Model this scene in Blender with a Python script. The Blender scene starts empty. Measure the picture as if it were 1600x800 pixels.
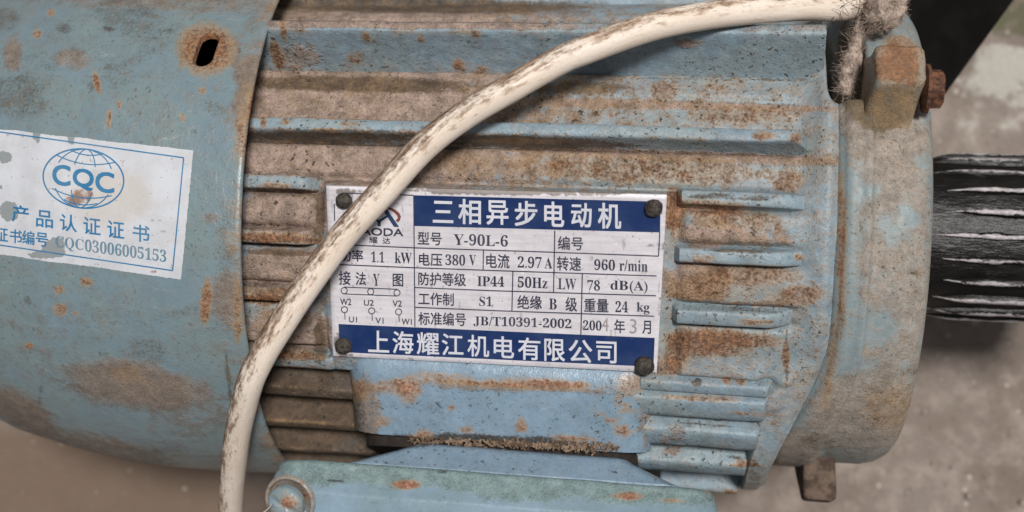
import bpy, bmesh, math, random
import numpy as np
from mathutils import Matrix, Vector

random.seed(7)
rng = np.random.default_rng(7)
scene = bpy.context.scene
col = scene.collection

# ------------------------------------------------------------------ units, camera
S = 0.0002            # one unit U of the layout = 0.2 mm
GROUND = -505.0       # ground level below the motor axis, in U
TILT = math.radians(7.5)
ROLL = math.radians(-2.25)
D = 2000.0            # camera distance to the name plate, in U
ct, st = math.cos(TILT), math.sin(TILT)
cr, sr = math.cos(ROLL), math.sin(ROLL)
Rz = np.array([[cr, -sr, 0], [sr, cr, 0], [0, 0, 1]])
R0 = np.array([[ct, 0, -st], [0, 1, 0], [st, 0, ct]])   # columns: axis, up, out
RC = Rz @ R0
TC = np.array([0.0, 66.0, -400.0])


def c2l(p):
    return (np.asarray(p, float) - TC) @ RC


def l2c(p):
    return np.asarray(p, float) @ RC.T + TC


def proj(p):
    c = l2c(p)
    k = D / (D - c[..., 2])
    return 800 + c[..., 0] * k, 400 - c[..., 1] * k


def ray(px, py):
    px = np.asarray(px, float); py = np.asarray(py, float)
    d = np.stack([px - 800, 400 - py, np.full(px.shape, -D)], -1)
    return c2l(np.array([0, 0, D])), d @ RC


def at_w(px, py, w):
    o, d = ray(px, py)
    t = (w - o[2]) / d[..., 2]
    return o + d * t[..., None]


def at_cz(px, py, z):
    """point seen at a pixel, z units towards the camera from the name plate"""
    k = (D - z) / D
    return c2l(np.array([(px - 800) * k, (400 - py) * k, z]))


def at_cyl(px, py, R):
    o, d = ray(px, py)
    r = np.full(d.shape[:-1], 400.0)
    for _ in range(8):
        a = d[..., 1] ** 2 + d[..., 2] ** 2
        b = 2 * (o[1] * d[..., 1] + o[2] * d[..., 2])
        c = o[1] ** 2 + o[2] ** 2 - r * r
        t = (-b - np.sqrt(np.maximum(b * b - 4 * a * c, 0))) / (2 * a)
        p = o + d * t[..., None]
        if not callable(R):
            r = np.full(r.shape, float(R))
        else:
            r = R(p[..., 0])
    return p


cam_d = bpy.data.cameras.new("camera")
cam = bpy.data.objects.new("camera", cam_d)
col.objects.link(cam)
cp = c2l([0, 0, D])
m = Matrix.Identity(4)
for i in range(3):
    for j in range(3):
        m[i][j] = RC[j][i]
m[0][3], m[1][3], m[2][3] = cp[0] * S, cp[1] * S, (cp[2] - GROUND) * S
cam.matrix_world = m
cam_d.sensor_width = 36
cam_d.lens = 36 * D / 1600
cam_d.clip_start = 0.01
cam_d.clip_end = 200
cam_d.dof.use_dof = True
cam_d.dof.focus_distance = (D - 5) * S
cam_d.dof.aperture_fstop = 7.5
scene.camera = cam

# ------------------------------------------------------------------ world, sun
world = bpy.data.worlds.new("World")
scene.world = world
world.use_nodes = True
nt = world.node_tree
sky = nt.nodes.new("ShaderNodeTexSky")
sky.sky_type = 'NISHITA'
sky.sun_disc = False
sundir = Vector((0.25, 0.22, 0.94)).normalized()
sky.sun_elevation = math.asin(sundir.z)
sky.sun_rotation = math.atan2(sundir.x, sundir.y)
sky.air_density = 1.0
sky.dust_density = 4.0
hs = nt.nodes.new("ShaderNodeHueSaturation")
hs.inputs['Saturation'].default_value = 0.25
nt.links.new(sky.outputs[0], hs.inputs['Color'])
nt.links.new(hs.outputs[0], nt.nodes['Background'].inputs[0])
nt.nodes['Background'].inputs[1].default_value = 0.031
sun_d = bpy.data.lights.new("sun", 'SUN')
sun_d.energy = 3.3
sun_d.angle = math.radians(10)
sun_d.color = (1.0, 0.97, 0.93)
sun = bpy.data.objects.new("sun", sun_d)
col.objects.link(sun)
sun.rotation_euler = sundir.to_track_quat('Z', 'Y').to_euler()
sun.location = (0.3, -0.5, 1.2)
scene.view_settings.view_transform = 'Standard'
scene.view_settings.look = 'None'
scene.view_settings.exposure = 0.04
scene.view_settings.gamma = 1.0
scene.view_settings.use_curve_mapping = False


# ------------------------------------------------------------------ numeric noise
def _hash(ix, iy, iz, seed):
    n = (ix * 374761393 + iy * 668265263 + iz * 2147483647 + seed * 974711) & 0xffffffff
    n = ((n ^ (n >> 13)) * 1274126177) & 0xffffffff
    n = n ^ (n >> 16)
    return (n & 0xffff) / 65535.0


def vnoise(p, scale, seed=0):
    q = np.asarray(p, float) / scale
    i = np.floor(q).astype(np.int64)
    f = q - i
    f = f * f * (3 - 2 * f)
    out = 0
    for dx in (0, 1):
        wx = f[..., 0] if dx else 1 - f[..., 0]
        for dy in (0, 1):
            wy = f[..., 1] if dy else 1 - f[..., 1]
            for dz in (0, 1):
                wz = f[..., 2] if dz else 1 - f[..., 2]
                out = out + wx * wy * wz * _hash(i[..., 0] + dx, i[..., 1] + dy, i[..., 2] + dz, seed)
    return out * 2 - 1


def fbm(p, scale, seed=0, octv=3):
    a, o = 1.0, 0
    for k in range(octv):
        o = o + a * vnoise(p, scale / 2 ** k, seed + k)
        a *= 0.5
    return o / 1.75


def sstep(a, b, x):
    t = np.clip((x - a) / (b - a), 0, 1)
    return t * t * (3 - 2 * t)


# ------------------------------------------------------------------ stains (dust, rust, grime) and painted shade on the motor
# kind, centre and radii where the stain or shade is seen in the photograph, angle, amount
STAINS_SHADE = {'cover': [
    ('r', 322, 77, 46, 42, 0, .85), ('d', 290, 78, 22, 26, 0, .5), ('d', 360, 80, 16, 26, 0, .5),
    ('r', 151, 128, 5, 19, -12, .95), ('r', 171, 186, 4, 16, 8, .95), ('r', 186, 164, 3, 7, -10, .8),
    ('r', 80, 20, 8, 7, 0, .7), ('r', 58, 53, 9, 8, 0, .65), ('r', 285, 184, 5, 8, -20, .8), ('r', 316, 142, 7, 6, 0, .6),
    ('g', 200, 25, 60, 35, 15, 0.43), ('d', 20, 85, 16, 30, 0, .7), ('d', 112, 92, 32, 18, 0, .6), ('g', 25, 150, 45, 40, 0, 0.39),
    ('d', 392, 112, 30, 26, 0, .75), ('g', 180, 115, 30, 24, 0, 0.43), ('g', 240, 70, 60, 14, -35, 0.31), ('g', 335, 170, 24, 14, 20, 0.43),
    ('d', 385, 165, 22, 30, 0, .7), ('r', 395, 175, 8, 30, 0, .6), ('g', 10, 30, 25, 20, 0, 0.47),
    ('d', 190, 600, 100, 40, 8, .72), ('d', 215, 585, 50, 40, 0, .3), ('g', 230, 545, 34, 26, 20, 0.47), ('g', 110, 600, 40, 6, 20, 0.39),
    ('r', 322, 470, 9, 40, 4, .9), ('d', 350, 470, 30, 45, 0, .55), ('r', 372, 480, 6, 60, 0, .5), ('g', 280, 490, 60, 10, -15, 0.39),
    ('g', 355, 375, 20, 80, 8, 0.39), ('r', 94, 484, 12, 11, 0, .75), ('r', 92, 453, 10, 8, 0, .6), ('g', 43, 468, 8, 7, 40, 0.66), ('r', 46, 540, 7, 6, 0, .7),
    ('d', 30, 640, 70, 28, 28, .8), ('g', 70, 670, 90, 20, 25, 0.39), ('g', 300, 720, 110, 26, 12, 0.47), ('d', 160, 700, 120, 22, 12, .6),
    ('g', 62, 620, 3, 34, 8, 0.62), ('g', 357, 590, 4, 50, -6, 0.70), ('d', 300, 640, 70, 50, 0, .35), ('r', 28, 395, 9, 7, 0, .6), ('r', 135, 440, 12, 8, 0, .7),
    ('d', 230, 0, 260, 18, 3, .45), ('g', 143, 136, 8, 10, 0, 0.55), ('g', 374, 79, 5, 8, -20, 0.70), ('g', 305, 205, 7, 4, 30, 0.55), ('d', 330, 340, 14, 10, 0, .5), ('g', 100, 45, 14, 8, 10, 0.47), ('g', 170, 46, 10, 5, 20, 0.55), ('d', 60, 250, 300, 8, 7, .3), ('g', 340, 510, 40, 5, -20, 0.39), ('g', 157, 552, 4, 3, 0, 0.70), ('g', 129, 515, 3, 3, 0, 0.70), ('r', 120, 490, 6, 5, 0, .5), ('d', 270, 610, 60, 30, 0, .4), ('r', 200, 585, 30, 16, 5, .35), ('g', 330, 280, 10, 30, 10, 0.31), ('g', 225, 505, 50, 3, 25, 0.35), ('g', 60, 130, 40, 60, 0, 0.20),
    ], 'frame': [
    ('r', 432, 85, 9, 26, -14, .95), ('r', 442, 45, 5, 24, -10, .8), ('r', 556, 88, 16, 10, 0, .6), ('r', 572, 57, 6, 8, 0, .7), ('r', 658, 60, 5, 9, 0, .7),
    ('r', 716, 101, 10, 11, 10, .85), ('r', 745, 52, 8, 6, 0, .7), ('r', 752, 110, 12, 6, -20, .7), ('d', 470, 90, 40, 26, 0, .5), ('g', 660, 85, 22, 20, 0, .4),
    ('r', 412, 191, 6, 8, 0, .9), ('r', 447, 190, 7, 6, 0, .9), ('r', 545, 194, 20, 6, 0, .5), ('d', 1075, 68, 30, 8, 0, .7),
    ('r', 1035, 145, 20, 20, 0, .6), ('r', 1195, 212, 22, 7, 0, .8), ('r', 1244, 214, 10, 8, 0, .8), ('g', 1230, 125, 60, 4, 2, .6), ('g', 1080, 124, 120, 3, 1, .5),
    ('g', 560, 132, 230, 14, 1.2, .85), ('g', 900, 138, 110, 12, 1.5, .7), ('g', 840, 222, 160, 10, 2, .75), ('g', 500, 214, 140, 8, 1, .6), ('g', 640, 8, 320, 14, 1, .85),
    ('d', 1000, 163, 330, 7, 1.5, .8), ('d', 1100, 245, 300, 9, 2, .75), ('r', 1000, 265, 190, 22, 2, .45), ('r', 1180, 180, 80, 14, 0, .35), ('r', 1230, 282, 30, 18, 0, .55),
    ('r', 700, 250, 60, 20, 0, .3), ('g', 1225, 100, 8, 4, 0, .6), ('r', 820, 220, 90, 6, 0, .4),
    ('r', 1053, 328, 18, 34, 0, .85), ('r', 1110, 325, 60, 14, 3, .7), ('r', 1160, 345, 70, 16, 3, .5), ('d', 1110, 365, 60, 26, 0, .75), ('d', 1200, 372, 60, 18, 0, .5),
    ('r', 1100, 404, 20, 8, 0, .6), ('r', 1247, 402, 7, 6, 0, .9), ('g', 1150, 393, 70, 3, 2, .7), ('g', 1140, 308, 90, 5, 2, .7),  # thin grime entries paint shadow lines along the ridges
    ('d', 1090, 440, 60, 34, 0, .8), ('r', 1170, 430, 80, 16, 0, .5), ('r', 1090, 450, 50, 20, 0, .45), ('r', 1250, 460, 40, 14, 0, .6), ('d', 1200, 475, 80, 8, 0, .5),
    ('g', 1160, 484, 90, 6, 3, .45), ('r', 1180, 503, 30, 5, 0, .8), ('r', 1110, 535, 70, 22, 3, .8), ('r', 1060, 550, 20, 40, 15, .55), ('r', 1150, 530, 80, 12, 3, .6),  # grime entry paints the shaded side of a ridge
    ('g', 1090, 597, 10, 7, 0, .8), ('r', 1135, 594, 7, 7, 0, .9), ('r', 1158, 597, 8, 6, 0, .9), ('g', 1230, 560, 4, 50, 0, .8), ('r', 1228, 556, 7, 20, 0, .7),
    ('r', 1040, 570, 24, 16, 0, .6), ('r', 1090, 622, 70, 5, 2, .65), ('r', 1165, 648, 50, 4, 0, .4), ('r', 1165, 726, 26, 4, 0, .8), ('r', 1150, 770, 18, 5, 0, .8), ('g', 1110, 664, 90, 2.5, 2, .7),  # the long thin grime line is painted shade between two fins
    ('g', 1110, 716, 90, 2.5, 2, .7), ('d', 1050, 690, 30, 30, 0, .4),  # grime line paints the shadowed gap below the next fin
    ('d', 450, 335, 70, 36, 0, .9), ('d', 450, 420, 80, 34, 0, .85), ('d', 450, 520, 70, 36, 0, .85), ('r', 410, 372, 40, 7, 3, .95), ('r', 470, 376, 40, 5, 3, .6), ('r', 410, 468, 40, 8, 4, .95),
    ('g', 440, 395, 70, 6, 2, .7), ('g', 440, 300, 70, 6, 2, .5), ('g', 500, 340, 8, 60, 0, .7), ('g', 500, 530, 10, 40, 0, .7), ('r', 450, 555, 60, 8, 2, .75), ('g', 430, 592, 60, 14, 3, .7),
    ('g', 450, 650, 90, 26, 3, .95), ('d', 450, 650, 100, 60, 0, .7), ('g', 470, 700, 120, 30, 3, .9), ('r', 430, 290, 30, 5, 0, .6),  # big grime patches paint the shade beside neck and cover
    ], 'box': [
    ('d', 570, 640, 30, 60, 0, .8), ('g', 552, 650, 22, 60, 0, .7), ('r', 620, 605, 40, 12, 0, .7), ('d', 800, 603, 200, 9, 2.5, .85), ('r', 810, 600, 130, 7, 2.5, .8), ('r', 640, 612, 20, 22, 30, .6),
    ('r', 975, 635, 22, 7, 35, .7), ('r', 970, 675, 12, 10, 0, .9), ('r', 815, 665, 10, 12, 0, .9), ('r', 730, 670, 12, 6, 0, .8), ('g', 790, 688, 180, 10, 2, .9), ('r', 680, 588, 60, 8, 0, .5),
    ('r', 705, 636, 4, 5, 0, .9), ('g', 682, 637, 16, 14, 0, .42), ('g', 880, 640, 14, 11, 0, .4), ('g', 905, 652, 12, 9, 0, .4), ('g', 932, 654, 7, 6, 0, .4), ('g', 838, 637, 6, 6, 0, .4), ('g', 848, 709, 7, 4, 0, .4), ('g', 817, 708, 6, 4, 0, .4), ('g', 885, 735, 10, 6, 0, .45), ('g', 752, 724, 6, 5, 0, .4), ('g', 960, 738, 5, 4, 0, .6), ('g', 917, 632, 6, 5, 0, .8), ('g', 765, 648, 5, 5, 0, .8), ('d', 1010, 650, 12, 60, 0, .6), ('r', 1020, 640, 16, 50, 0, .35), ('g', 640, 690, 60, 12, 0, .7), ('r', 990, 600, 30, 20, 0, .6), ('r', 960, 660, 50, 6, 30, .5), ('r', 600, 660, 12, 8, 0, .6), ('r', 860, 600, 60, 5, 2, .8), ('d', 545, 640, 16, 60, 0, .6), ('r', 660, 680, 26, 6, 0, .7), ('r', 900, 684, 40, 5, 2, .7), ('r', 560, 610, 20, 20, 0, .6),
    ('r', 635, 757, 24, 8, 0, 1.0), ('r', 982, 775, 24, 7, 2, .95), ('r', 1050, 782, 24, 4, 2, .7), ('g', 692, 737, 8, 5, 0, .8), ('g', 525, 751, 18, 1.6, 4, .9), ('r', 460, 712, 30, 3, 2, .7),
    ('r', 1108, 765, 8, 8, 0, .6), ('g', 1115, 775, 20, 12, 0, .4), ('r', 581, 729, 3, 5, 0, .9), ('r', 450, 785, 14, 10, 0, .6),
    ], 'shield': [
    ('d', 1400, 400, 62, 260, 0, .62), ('r', 1315, 380, 8, 120, 0, .75), ('d', 1400, 230, 70, 60, 0, .5), ('g', 1385, 180, 40, 24, -15, .55), ('d', 1360, 650, 90, 70, 0, .7), ('r', 1400, 640, 60, 40, 0, .3),
    ('g', 1372, 195, 25, 12, 0, .6), ('r', 1405, 90, 34, 34, 0, .9), ('r', 1390, 112, 40, 16, 10, .8), ('d', 1235, 715, 60, 45, 40, .9), ('d', 1290, 640, 30, 60, 20, .5), ('g', 1280, 690, 40, 20, 30, .5), ('r', 1300, 560, 8, 90, 8, .5),
    ('g', 1316, 500, 5, 60, 0, .5), ('d', 1335, 210, 16, 50, 0, .7), ('r', 1280, 300, 30, 40, 0, .5), ('d', 1320, 170, 40, 40, 0, .7), ('g', 1428, 426, 9, 7, 0, .95), ('g', 1420, 580, 25, 8, 0, .5),
    ('d', 1420, 340, 20, 20, 0, -.5), ('d', 1390, 360, 30, 24, 0, -.45), ('d', 1375, 510, 36, 34, 0, -.4), ('d', 1440, 250, 14, 16, 0, -.5), ('d', 1362, 300, 20, 14, 0, -.3),
    ('g', 1328, 95, 22, 80, 0, 1.2), ('g', 1380, 168, 60, 36, -10, .95), ('r', 1425, 110, 12, 30, 0, .8),  # first grime entry paints the gap's shade along with its dirt
]}
_K = {'d': 0, 'r': 1, 'g': 2}


def stain_shade_masks(P, base, part):
    """P local points (n,3) -> (n,4) mask array from the base (n,3) plus the stains and painted shade"""
    px, py = proj(P)
    out = np.zeros((len(P), 4))
    out[:, :3] = base
    for k, cx, cy, rx, ry, ang, amt in STAINS_SHADE.get(part, ()):
        a = math.radians(ang)
        dx, dy = px - cx, py - cy
        x = dx * math.cos(a) + dy * math.sin(a)
        y = -dx * math.sin(a) + dy * math.cos(a)
        q = (x / rx) ** 2 + (y / ry) ** 2
        f = amt * np.clip(1.35 - q, 0, 1)
        i = _K[k]
        if amt > 0:
            out[:, i] = np.maximum(out[:, i], 0) + f * (1 - np.clip(out[:, i], 0, 1) * .7)
        else:
            out[:, i] += f
    out[:, 3] = 1
    return np.clip(out, 0, 1.2)


# ------------------------------------------------------------------ materials
def lin(r, g, b):
    def f(c):
        c /= 255.0
        return c / 12.92 if c <= 0.04045 else ((c + 0.055) / 1.055) ** 2.4
    return (f(r), f(g), f(b), 1)


class NB:
    def __init__(self, name):
        self.mat = bpy.data.materials.new(name)
        self.mat.use_nodes = True
        self.t = self.mat.node_tree
        self.bsdf = self.t.nodes['Principled BSDF']
        self.co = self.t.nodes.new("ShaderNodeTexCoord").outputs['Object']

    def link(self, a, b):
        self.t.links.new(a, b)

    def noise(self, size, detail=3, rough=0.6, vec=None, dist=0.0):
        n = self.t.nodes.new("ShaderNodeTexNoise")
        n.inputs['Scale'].default_value = 1.0 / (size * S)
        n.inputs['Detail'].default_value = detail
        n.inputs['Roughness'].default_value = rough
        n.inputs['Distortion'].default_value = dist
        self.link(vec or self.co, n.inputs['Vector'])
        return n.outputs['Fac']

    def vor(self, size, vec=None, feature='F1'):
        n = self.t.nodes.new("ShaderNodeTexVoronoi")
        n.feature = feature
        n.inputs['Scale'].default_value = 1.0 / (size * S)
        self.link(vec or self.co, n.inputs['Vector'])
        return n.outputs['Distance']

    def stretch(self, sx, sy, sz):
        n = self.t.nodes.new("ShaderNodeMapping")
        n.inputs['Scale'].default_value = (sx, sy, sz)
        self.link(self.co, n.inputs['Vector'])
        return n.outputs[0]

    def diag(self, sx, sy):
        n = self.t.nodes.new("ShaderNodeMapping")
        n.inputs['Rotation'].default_value = (0, 0, math.radians(52))
        n.inputs['Scale'].default_value = (sy, sx, 1)
        self.link(self.co, n.inputs['Vector'])
        return n.outputs[0]

    def m(self, op, a, b=None, c=None, clamp=False):
        n = self.t.nodes.new("ShaderNodeMath")
        n.operation = op
        n.use_clamp = clamp
        for i, v in enumerate((a, b, c)):
            if v is None:
                continue
            if hasattr(v, 'is_linked'):
                self.link(v, n.inputs[i])
            else:
                n.inputs[i].default_value = v
        return n.outputs[0]

    def ramp(self, x, a, b, lo=0.0, hi=1.0):
        n = self.t.nodes.new("ShaderNodeMapRange")
        n.interpolation_type = 'SMOOTHSTEP'
        self.link(x, n.inputs['Value'])
        n.inputs['From Min'].default_value = a
        n.inputs['From Max'].default_value = b
        n.inputs['To Min'].default_value = lo
        n.inputs['To Max'].default_value = hi
        return n.outputs[0]

    def mix(self, f, a, b, mode='MIX'):
        n = self.t.nodes.new("ShaderNodeMix")
        n.data_type = 'RGBA'
        n.blend_type = mode
        for v, i in ((f, 0), (a, 6), (b, 7)):
            if hasattr(v, 'is_linked'):
                self.link(v, n.inputs[i])
            else:
                n.inputs[i].default_value = v
        return n.outputs[2]

    def attr(self, name="stain"):
        n = self.t.nodes.new("ShaderNodeAttribute")
        n.attribute_name = name
        s = self.t.nodes.new("ShaderNodeSeparateColor")
        self.link(n.outputs['Color'], s.inputs[0])
        return s.outputs[0], s.outputs[1], s.outputs[2]

    def bump(self, h, dist, strength=1.0, prev=None):
        n = self.t.nodes.new("ShaderNodeBump")
        n.inputs['Strength'].default_value = strength
        n.inputs['Distance'].default_value = dist * S
        self.link(h, n.inputs['Height'])
        if prev:
            self.link(prev, n.inputs['Normal'])
        return n.outputs[0]

    def out(self, color, rough, normal=None, metallic=None, spec=None):
        for v, k in ((color, 'Base Color'), (rough, 'Roughness'), (normal, 'Normal'), (metallic, 'Metallic'), (spec, 'Specular IOR Level')):
            if v is None:
                continue
            if hasattr(v, 'is_linked'):
                self.link(v, self.bsdf.inputs[k])
            else:
                self.bsdf.inputs[k].default_value = v
        return self.mat


def painted_iron(name, c1, c2, dust1, dust2, rust1, rust2, grime, grit=1.0, speck=1.0, smooth=False, tan=lin(162, 132, 96), soft=0.0, mott=None):
    """old paint over cast iron, with dust, rust, grime and painted shade driven by the stain masks"""
    b = NB(name)
    d, r, g = b.attr()
    fine = b.noise(5, 3, .65)
    mid = b.noise(22, 4, .65)
    big = b.noise(110, 3, .6)
    grain = b.noise(2.6, 2, .6)
    streak = b.noise(16, 4, .6, vec=b.stretch(.35, 1, 1))
    paint = b.mix(b.ramp(big, .36, .64), c1, c2)
    paint = b.mix(b.ramp(mid, .3, .75, 0, .22), paint, dust2)
    # worn darker spots and pale scuffs
    paint = b.mix(b.ramp(streak, .62, .78, 0, .35), paint, lin(178, 190, 196))
    # dust film
    nd = b.m('ADD', b.m('MULTIPLY', b.m('SUBTRACT', fine, .5), .55), b.m('MULTIPLY', b.m('SUBTRACT', mid, .5), 1.15))
    fd = b.ramp(b.m('ADD', d, nd), .28 - soft, .72 + soft, 0, .97)
    dust = b.mix(b.ramp(mid, .35, .65), dust1, dust2)
    dust = b.mix(b.ramp(grain, .46, .72, 0, .5), dust, grime)
    c = b.mix(fd, paint, dust)
    # grime, with shade painted through its mask
    ng = b.m('ADD', b.m('MULTIPLY', b.m('SUBTRACT', fine, .5), 1.1), b.m('MULTIPLY', b.m('SUBTRACT', streak, .5), .9))
    fg = b.ramp(b.m('ADD', g, ng), .34 - soft, .86 + soft, 0, .88)
    c = b.mix(fg, c, grime)
    # rust
    nr = b.m('ADD', b.m('MULTIPLY', b.m('SUBTRACT', fine, .5), 1.3), b.m('MULTIPLY', b.m('SUBTRACT', mid, .5), 1.1))
    ft = b.ramp(b.m('ADD', b.m('MULTIPLY', r, 1.15), b.m('MULTIPLY', nr, .7)), .12, .70, 0, .62)
    c = b.mix(ft, c, tan)
    fr = b.ramp(b.m('ADD', r, nr), .40, 1.05, 0, .86)
    rust = b.mix(b.ramp(fine, .38, .62), rust1, rust2)
    c = b.mix(fr, c, rust)
    # black specks: pits and grease
    sp = b.m('MULTIPLY', b.ramp(b.noise(7, 2, .5), .628, .675), b.ramp(big, .40, .60, .10, 1))
    c = b.mix(b.m('MULTIPLY', sp, .75 * speck), c, lin(52, 40, 32))
    sp2 = b.ramp(b.noise(4, 1, .5, vec=b.stretch(.8, 1.3, 1)), .70, .735)
    c = b.mix(b.m('MULTIPLY', sp2, .6 * speck), c, lin(70, 50, 36))
    gr2 = b.noise(24, 6, .82)
    amt = b.m('ADD', mott if mott is not None else (.16 if smooth else .50), b.m('MULTIPLY', b.m('MAXIMUM', b.m('MAXIMUM', fd, fg), fr), .45), clamp=True)
    c = b.mix(amt, c, b.ramp(gr2, .30, .70, .52, 1.34), 'MULTIPLY')
    rough = b.m('ADD', .33 if smooth else .48, b.m('MULTIPLY', b.m('MAXIMUM', fd, fr), .4))
    h = b.m('ADD', b.m('MULTIPLY', grain, b.m('ADD', .25, b.m('MULTIPLY', b.m('MAXIMUM', fd, fg), .9))), b.m('MULTIPLY', mid, .8))
    h = b.m('ADD', h, b.m('MULTIPLY', fr, .35))
    nrm = b.bump(h, 3.4 * grit, .85)
    nrm = b.bump(b.noise(45, 3, .6), 3.0 * grit, .5, nrm)
    return b.out(c, rough, nrm, spec=.5)


BLUE1, BLUE2 = lin(128, 155, 172), lin(110, 138, 150)
DUST1, DUST2 = lin(176, 152, 140), lin(154, 136, 124)
RUST1, RUST2 = lin(152, 104, 68), lin(92, 60, 42)
GRIME = lin(82, 66, 50)
M_frame = painted_iron("blue_cast_iron", lin(130, 152, 166), lin(132, 149, 156), DUST1, DUST2, RUST1, RUST2, GRIME, 1.1, 1.15)
M_cover = painted_iron("blue_sheet_steel", lin(116, 137, 147), lin(120, 138, 142), lin(140, 122, 108), lin(122, 112, 104), lin(158, 96, 48), lin(92, 58, 40), lin(84, 80, 72), .6, .5, True, soft=.14)
M_shield = painted_iron("dusty_end_shield_iron", lin(134, 150, 156), lin(128, 142, 144), lin(164, 152, 141), lin(150, 141, 133), RUST1, lin(118, 86, 64), lin(96, 82, 60), .5, .8, soft=.12, mott=.25)
M_lid = painted_iron("blue_lid_paint", lin(134, 156, 174), lin(124, 146, 158), lin(126, 146, 144), lin(116, 138, 140), lin(170, 112, 84), lin(120, 72, 54), lin(56, 62, 62), .35, .25, True)
M_box = painted_iron("blue_box_paint", lin(130, 154, 174), lin(122, 146, 164), lin(150, 134, 124), lin(132, 128, 124), lin(176, 126, 98), lin(110, 72, 50), lin(62, 54, 46), .6, 1.0, True, mott=.3)


def simple_mat(name, c1, c2, size, rough, bump=1.0, metallic=0.0, spec=.4, lo=.38, hi=.62):
    b = NB(name)
    n = b.noise(size, 4, .65)
    f = b.noise(size * .2, 3, .6)
    c = b.mix(b.ramp(n, lo, hi), c1, c2)
    c = b.mix(b.ramp(f, .4, .75, 0, .4), c, c2)
    return b.out(c, rough, b.bump(b.m('ADD', n, b.m('MULTIPLY', f, .5)), bump, .8), metallic, spec)


M_rustbolt = simple_mat("rusty_bolt_iron", lin(128, 86, 62), lin(66, 44, 36), 10, .8, 4)
M_rivet = simple_mat("dirty_rivet_steel", lin(92, 86, 80), lin(50, 44, 40), 7, .6, 3, .3)
M_black = simple_mat("black_plastic", lin(19, 17, 15), lin(12, 10, 9), 80, .9, 2, spec=.1)
M_fan = simple_mat("dark_fan_plastic", lin(70, 60, 54), lin(40, 34, 30), 20, .8, 2)
M_lint = simple_mat("grey_brown_lint", lin(190, 172, 160), lin(140, 124, 112), 14, 1.0, 3)
M_hair = simple_mat("dark_fibre", lin(60, 50, 42), lin(38, 30, 26), 14, .9, 1)
M_thread = simple_mat("pale_thread", lin(205, 190, 170), lin(170, 150, 130), 14, .9, 1)
M_debris = simple_mat("straw_debris", lin(150, 128, 108), lin(84, 68, 54), 14, .95, 3)
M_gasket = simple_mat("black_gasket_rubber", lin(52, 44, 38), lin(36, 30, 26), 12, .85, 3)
M_foot = simple_mat("dirty_foot_iron", lin(112, 94, 82), lin(70, 58, 50), 22, .95, 5)
M_pebble = simple_mat("pale_grit", lin(190, 178, 168), lin(150, 138, 128), 14, .95, 3)


def tar_mat():
    b = NB("tarred_shaft_steel")
    d, r, g = b.attr()
    n = b.noise(16, 4, .7, vec=b.stretch(.3, 1, 1))
    f = b.noise(5, 3, .6, vec=b.stretch(.6, 1, 1))
    ft = b.ramp(b.m('ADD', d, b.m('ADD', b.m('MULTIPLY', b.m('SUBTRACT', n, .5), 1.6), b.m('MULTIPLY', b.m('SUBTRACT', f, .5), .7))), .42, .62)
    c = b.mix(b.ramp(n, .4, .6), lin(22, 20, 19), lin(10, 9, 8))
    c = b.mix(ft, c, b.mix(b.ramp(f, .35, .65), lin(196, 190, 192), lin(150, 146, 148)))
    return b.out(c, b.ramp(ft, 0, 1, .42, .5), b.bump(n, 4, .8), spec=.35)


M_tar = tar_mat()


def cable_mat():
    b = NB("ivory_cable_sheath")
    d, r, g = b.attr()
    uv = b.t.nodes.new("ShaderNodeUVMap")
    mp = b.t.nodes.new("ShaderNodeMapping")
    mp.inputs['Scale'].default_value = (1, 1, 1)
    b.link(uv.outputs[0], mp.inputs['Vector'])

    def un(sc, sx, sy, detail=4):
        mp = b.t.nodes.new("ShaderNodeMapping")
        mp.inputs['Scale'].default_value = (sx, sy, 1)
        b.link(uv.outputs[0], mp.inputs['Vector'])
        n = b.t.nodes.new("ShaderNodeTexNoise")
        n.inputs['Scale'].default_value = sc
        n.inputs['Detail'].default_value = detail
        n.inputs['Roughness'].default_value = .65
        b.link(mp.outputs[0], n.inputs['Vector'])
        return n.outputs['Fac']
    a = un(1, 3.2, 3.5)       # u runs along the cable (0..~18), v round it
    f = un(1, 14, 11)
    l = un(1, 1.1, 2)
    base = b.mix(b.ramp(l, .3, .7), lin(236, 223, 210), lin(224, 207, 190))
    base = b.mix(b.ramp(f, .5, .75, 0, .35), base, lin(190, 160, 132))
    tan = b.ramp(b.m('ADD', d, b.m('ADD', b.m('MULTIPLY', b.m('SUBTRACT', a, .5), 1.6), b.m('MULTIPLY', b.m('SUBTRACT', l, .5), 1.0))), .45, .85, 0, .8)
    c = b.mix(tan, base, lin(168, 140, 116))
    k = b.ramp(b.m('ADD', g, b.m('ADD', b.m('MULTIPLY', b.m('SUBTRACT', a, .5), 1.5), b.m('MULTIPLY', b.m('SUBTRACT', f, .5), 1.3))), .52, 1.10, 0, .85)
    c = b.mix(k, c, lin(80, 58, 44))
    h = b.m('ADD', b.m('MULTIPLY', a, .6), b.m('MULTIPLY', f, .3))
    return b.out(c, b.ramp(tan, 0, 1, .5, .8), b.bump(h, 2.2, .6), spec=.4)


M_cable = cable_mat()


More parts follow.
